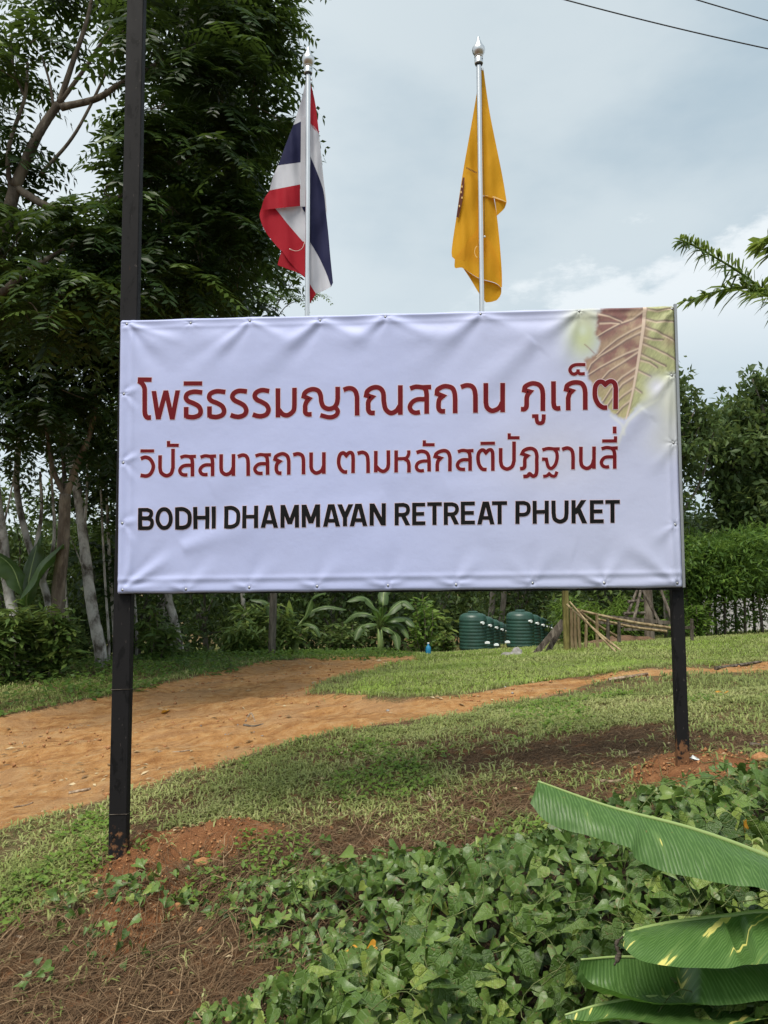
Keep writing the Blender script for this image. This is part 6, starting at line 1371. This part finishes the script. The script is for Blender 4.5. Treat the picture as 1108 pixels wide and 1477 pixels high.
# ------------------------------------------------------------------ bamboo poles, sticks, planks
def stick(pts, r0, r1, name, m, label, cat, k=8, nodes=True, group=None):
    base = pts[0]; mb = MB(); c = curve3([np.asarray(p) - base for p in pts], 10); L_ = len(c); rr = np.linspace(r0, r1, L_)
    if nodes: rr = rr * (1 + .12 * (np.arange(L_) % 5 == 0))
    mb.tube(c, rr, k, rough=.05); return ob(name, mb.build(name, [m], True, 50), None, base, label, cat, group)
def foot(px, py, d_): q = P(px, py, d_); q[2] = gz(q[0], q[1]) - .05; return q
stick([foot(818, 940, 13.4), P(817, 900, 13.4), P(815, 840, 13.4), P(812, 760, 13.4)], .062, .055, 'bamboo_pole', 'bamboo_green', 'thick upright bamboo pole standing in the grass under the banner', 'pole')
for (x0_, x1_, y1_, lab) in ((826, 824, 876, 'cut bamboo stake leaning close against the thick pole'), (831, 829, 882, 'second cut stake right of the thick bamboo pole'), (837, 834, 878, 'third cut stake right of the thick bamboo pole'), (845, 846, 893, 'short dark stake at the right of the bundle'), (862, 861, 885, 'thin upright stick between the bundle and the diagonal poles')):
    stick([foot(x0_, 938, 13.3), P((x0_ + x1_) / 2, 915, 13.3), P(x1_, y1_, 13.3)], .03, .026, 'stake', 'bamboo_dry', lab, 'stake', group='stakes bundled round the bamboo pole')
for (p0, p1, rr, lab) in (((908, 948, 11.6), (818, 872, 13.1), .02, 'upper of the two long diagonal poles sloping down to the grass'), ((900, 952, 11.5), (822, 868, 13.0), .016, 'lower of the two long diagonal poles sloping down to the grass'), ((893, 920, 14.5), (836, 882, 14.2), .03, 'short diagonal pole behind the two long ones'), ((968, 906, 14.5), (838, 881, 14.6), .028, 'long nearly level pole resting toward the right black post'), ((962, 911, 14.6), (862, 893, 14.8), .025, 'lower level pole of the wood heap')):
    stick([P(*p0), (P(*p0) + P(*p1)) / 2 + [0, 0, -.03], P(*p1)], rr, rr * .9, 'bamboo_pole', 'bamboo_dry', lab, 'pole', group='poles leaning round the upright bamboo')
def plank(p0, p1, w, th, label, group=None):
    p0 = np.asarray(p0); p1 = np.asarray(p1); ax = unit(p1 - p0); sd_ = unit(np.cross(ax, [0, 1, 0])); up = np.cross(sd_, ax); mb = MB()
    v = [q + sd_ * a * w / 2 + up * b_ * th / 2 - p0 for q in (p0, p1) for a, b_ in ((-1, -1), (1, -1), (1, 1), (-1, 1))]
    mb.add(v, [(0, 1, 2, 3), (7, 6, 5, 4), (0, 4, 5, 1), (1, 5, 6, 2), (2, 6, 7, 3), (3, 7, 4, 0)]); return ob('plank', mb.build('plank', ['wood_grey']), None, p0, label, 'plank', group)
plank(foot(766, 936, 13.8), P(812, 896, 14.2), .10, .03, 'weathered plank leaning right against the bamboo bundle', 'leaning planks'); plank(foot(786, 936, 14.0), P(814, 898, 14.4), .09, .03, 'shorter plank leaning beside the bamboo bundle', 'leaning planks')
plank(P(868, 889, 15), P(985, 900, 15), .07, .03, 'top plank of the wood heap left of the right black post', 'planks on the heap'); plank(P(860, 897, 15.2), P(960, 905, 15.2), .06, .03, 'lower plank of the wood heap', 'planks on the heap'); plank(P(900, 908, 15), P(1002, 905, 15), .05, .03, 'plank end sticking out right of the right black post', 'planks on the heap')
for (p0, p1, lab) in (((897, 905, 16), (922, 845, 16.4), 'left leg of the bamboo tripod'), ((912, 905, 15.6), (926, 845, 16.4), 'middle leg of the bamboo tripod'), ((955, 905, 16), (922, 842, 16.4), 'right leg of the bamboo tripod'), ((971, 898, 16), (950, 842, 16.4), 'thin pole leaning behind the right black post'), ((900, 885, 16), (930, 884, 16.2), 'cross bar tied low on the bamboo tripod'), ((906, 868, 16.2), (928, 866, 16.3), 'cross bar tied high on the bamboo tripod')):
    stick([P(*p0), (P(*p0) + P(*p1)) / 2, P(*p1)], .035, .03, 'bamboo_pole', 'wood_grey', lab, 'pole', nodes=False, group='poles of the bamboo tripod')
for (px, y0_, y1_, lab) in ((877, 925, 893, 'left post of the low rail fence before the wood heap'), (893, 925, 897, 'second post of the low rail fence before the wood heap'), (998, 915, 893, 'short post right of the right black post')):
    stick([foot(px, y0_, 14.2), P(px, (y0_ + y1_) / 2, 14.2), P(px, y1_, 14.2)], .035, .03, 'stake', 'wood_grey', lab, 'stake', group='posts of the low rail')
# heap of reddish earth behind the planks
q = foot(905, 915, 16); mb = MB(); nn = 26; g = []
for i in range(nn):
    for j in range(nn):
        u_, w_ = i / (nn - 1) * 2 - 1, j / (nn - 1) * 2 - 1; h_ = max(0, 1 - u_ * u_) * max(0, 1 - w_ * w_); g.append([u_ * .9, w_ * .6, .24 * h_ ** .8 + .05 * float(fbm(u_ * 4, w_ * 4, 3, 4)) - .02])
mb.add(g, [(i * nn + j, i * nn + j + 1, (i + 1) * nn + j + 1, (i + 1) * nn + j) for i in range(nn - 1) for j in range(nn - 1)]); ob('earth_heap', mb.build('earth_heap', ['brown_earth'], True), None, q, 'low heap of brown earth behind the planks, left of the right black post', 'heap')
# blue bottle / can at the track end
q = foot(618, 945, 15.6); q[2] += .04; r = empty('bottle', 'blue bottle standing upright in the grass where the track ends', 'bottle', q)
mb = MB(); mb.lathe([(.05, 0), (.055, .01), (.055, .15), (.045, .19), (.02, .22), (.018, .25)], 14); ob('body', mb.build('body', ['blue_plastic'], True, 40), r); mb = MB(); mb.lathe([(.02, .25), (.02, .275), (.002, .278)], 12); ob('cap', mb.build('cap', ['white_plastic'], True, 40), r)
# stones
def rock(px, py, s, label, m='stone', cat='stone', d_=None):
    g_ = G(px, py) if d_ is None else foot(px, py, d_); rr = np.random.default_rng(int(px * 7 + py)); import bmesh
    bm = bmesh.new(); bmesh.ops.create_icosphere(bm, subdivisions=3, radius=1)
    for v_ in bm.verts:
        n_ = v_.co.normalized(); k = 1 + .35 * float(fbm(n_.x * 1.6 + px, n_.y * 1.6 + n_.z * 2.3, 3, 9)); v_.co = Vector((n_.x * k * s[0], n_.y * k * s[1], n_.z * k * s[2]))
    me = bpy.data.meshes.new('stone'); bm.to_mesh(me); bm.free(); me.materials.append(MT[m]); me.polygons.foreach_set('use_smooth', np.ones(len(me.polygons), bool))
    return ob('stone' if cat == 'stone' else 'earth_clod', me, None, (g_[0], g_[1], g_[2] + s[2] * .35 + (.04 if d_ else 0)), label, cat)
rock(735, 944, (.16, .12, .10), 'grey stone in the grass in front of the tanks, left of its twin', d_=13.6); rock(745, 942, (.12, .12, .13), 'taller grey stone in the grass in front of the tanks', d_=13.9)
rock(290, 1345, (.020, .018, .016), 'small round orange clod on the thatch left of the creeper', 'clay', 'clod'); rock(253, 1312, (.03, .025, .022), 'orange clod on the bare earth below the left post', 'clay', 'clod'); rock(292, 1247, (.045, .03, .025), 'largest orange clod right of the left post', 'clay', 'clod'); rock(140, 1292, (.05, .035, .02), 'flat orange clod under the left post, beside the stray creeper', 'clay', 'clod')
rock(1100, 1098, (.05, .04, .03), 'brown clod at the right edge level with the right post foot', 'clay', 'clod')
rock(560, 1026, (.02, .02, .014), 'tiny pale stone at the edge of the track'); rock(551, 1001, (.03, .03, .02), 'pale stone on the track tip below the lawn')
# fallen sticks
for p, rr, lab in (([(678, 1180), (695, 1188), (712, 1193)], .010, 'pale crooked stick lying above the creeper, middle of the bank'), ([(860, 1128), (880, 1130), (900, 1128)], .011, 'pale stick lying left of the right post foot'), ([(888, 1095), (905, 1090), (922, 1086)], .009, 'short pale stick on the thatch up-left of the right post foot'),
                   ([(618, 1146), (624, 1155), (630, 1160)], .009, 'short broken stick in the middle of the bank'), ([(800, 1072), (822, 1064), (842, 1057)], .004, 'thin dry stalk on the upper bank'), ([(100, 1146), (115, 1143), (130, 1140)], .014, 'short thick stick on the orange track at lower left'),
                   ([(228, 1085), (250, 1086), (276, 1083)], .008, 'thin stick on the track right of the left post'), ([(354, 1042), (362, 1030), (368, 1042)], .011, 'bent dead twig on the track'), ([(352, 1047), (365, 1049), (380, 1046)], .012, 'dark stick below the bent twig on the track'), ([(20, 1165), (38, 1162), (48, 1158)], .006, 'small pale stick near the left edge of the track'),
                   ([(878, 983), (905, 979), (934, 974)], .020, 'long pale stick on the narrow track left of the right post'), ([(1032, 966), (1062, 962), (1098, 956)], .022, 'long dark stick on the narrow track at right'), ([(290, 1330), (250, 1358), (180, 1382)], .006, 'long grey stem lying on the thatch left of the creeper'),
                   ([(85, 1253), (100, 1258), (113, 1264)], .006, 'short root end below and left of the left post'), ([(35, 1355), (22, 1352)], .008, 'pale splinter on the thatch at the left edge'), ([(1082, 1076), (1108, 1078)], .012, 'dark stick at the right edge above the creeper')):
    pts = []
    for px, py in p:
        g_ = G(px, py); pts.append(g_ + [0, 0, rr * .8])
    if len(pts) == 2: pts.insert(1, (pts[0] + pts[1]) / 2)
    stick(pts, rr, rr * .7, 'fallen_stick', 'wood_grey' if 'dark' in lab or 'root' in lab else 'twig_pale', lab, 'stick', 6, False)
for i, (px, py, lab) in enumerate([(240, 1029, 'bright yellow leaf on the track right of the left post'), (1043, 1004, 'yellow leaf in the grass right of the right post')]):
    g_ = G(px, py); o = ob('fallen_leaf', HY, None, (g_[0], g_[1], g_[2] + .02), lab, 'leaf'); o.scale = (.11, .11, .08); o.rotation_euler = (-.3, .1, 1.2 + i)

# ------------------------------------------------------------------ overhead cables
def cable(a, b_, sagm, label):
    a = np.asarray(a); b_ = np.asarray(b_); t_ = np.linspace(0, 1, 40)[:, None]; c = a * (1 - t_) + b_ * t_; c[:, 2] -= (sagm * 4 * t_ * (1 - t_))[:, 0]
    mb = MB(); mb.tube(c - a, .012, 6); return ob('cable', mb.build('cable', ['cable'], True), None, a, label, 'cable', 'overhead cables at upper right')
cable(P(560, -75, 15), P(1420, 128, 15), .25, 'lower overhead cable crossing the upper right corner'); cable(P(760, -80, 15.5), P(1500, 125, 15.5), .2, 'upper overhead cable cutting the very corner at upper right')
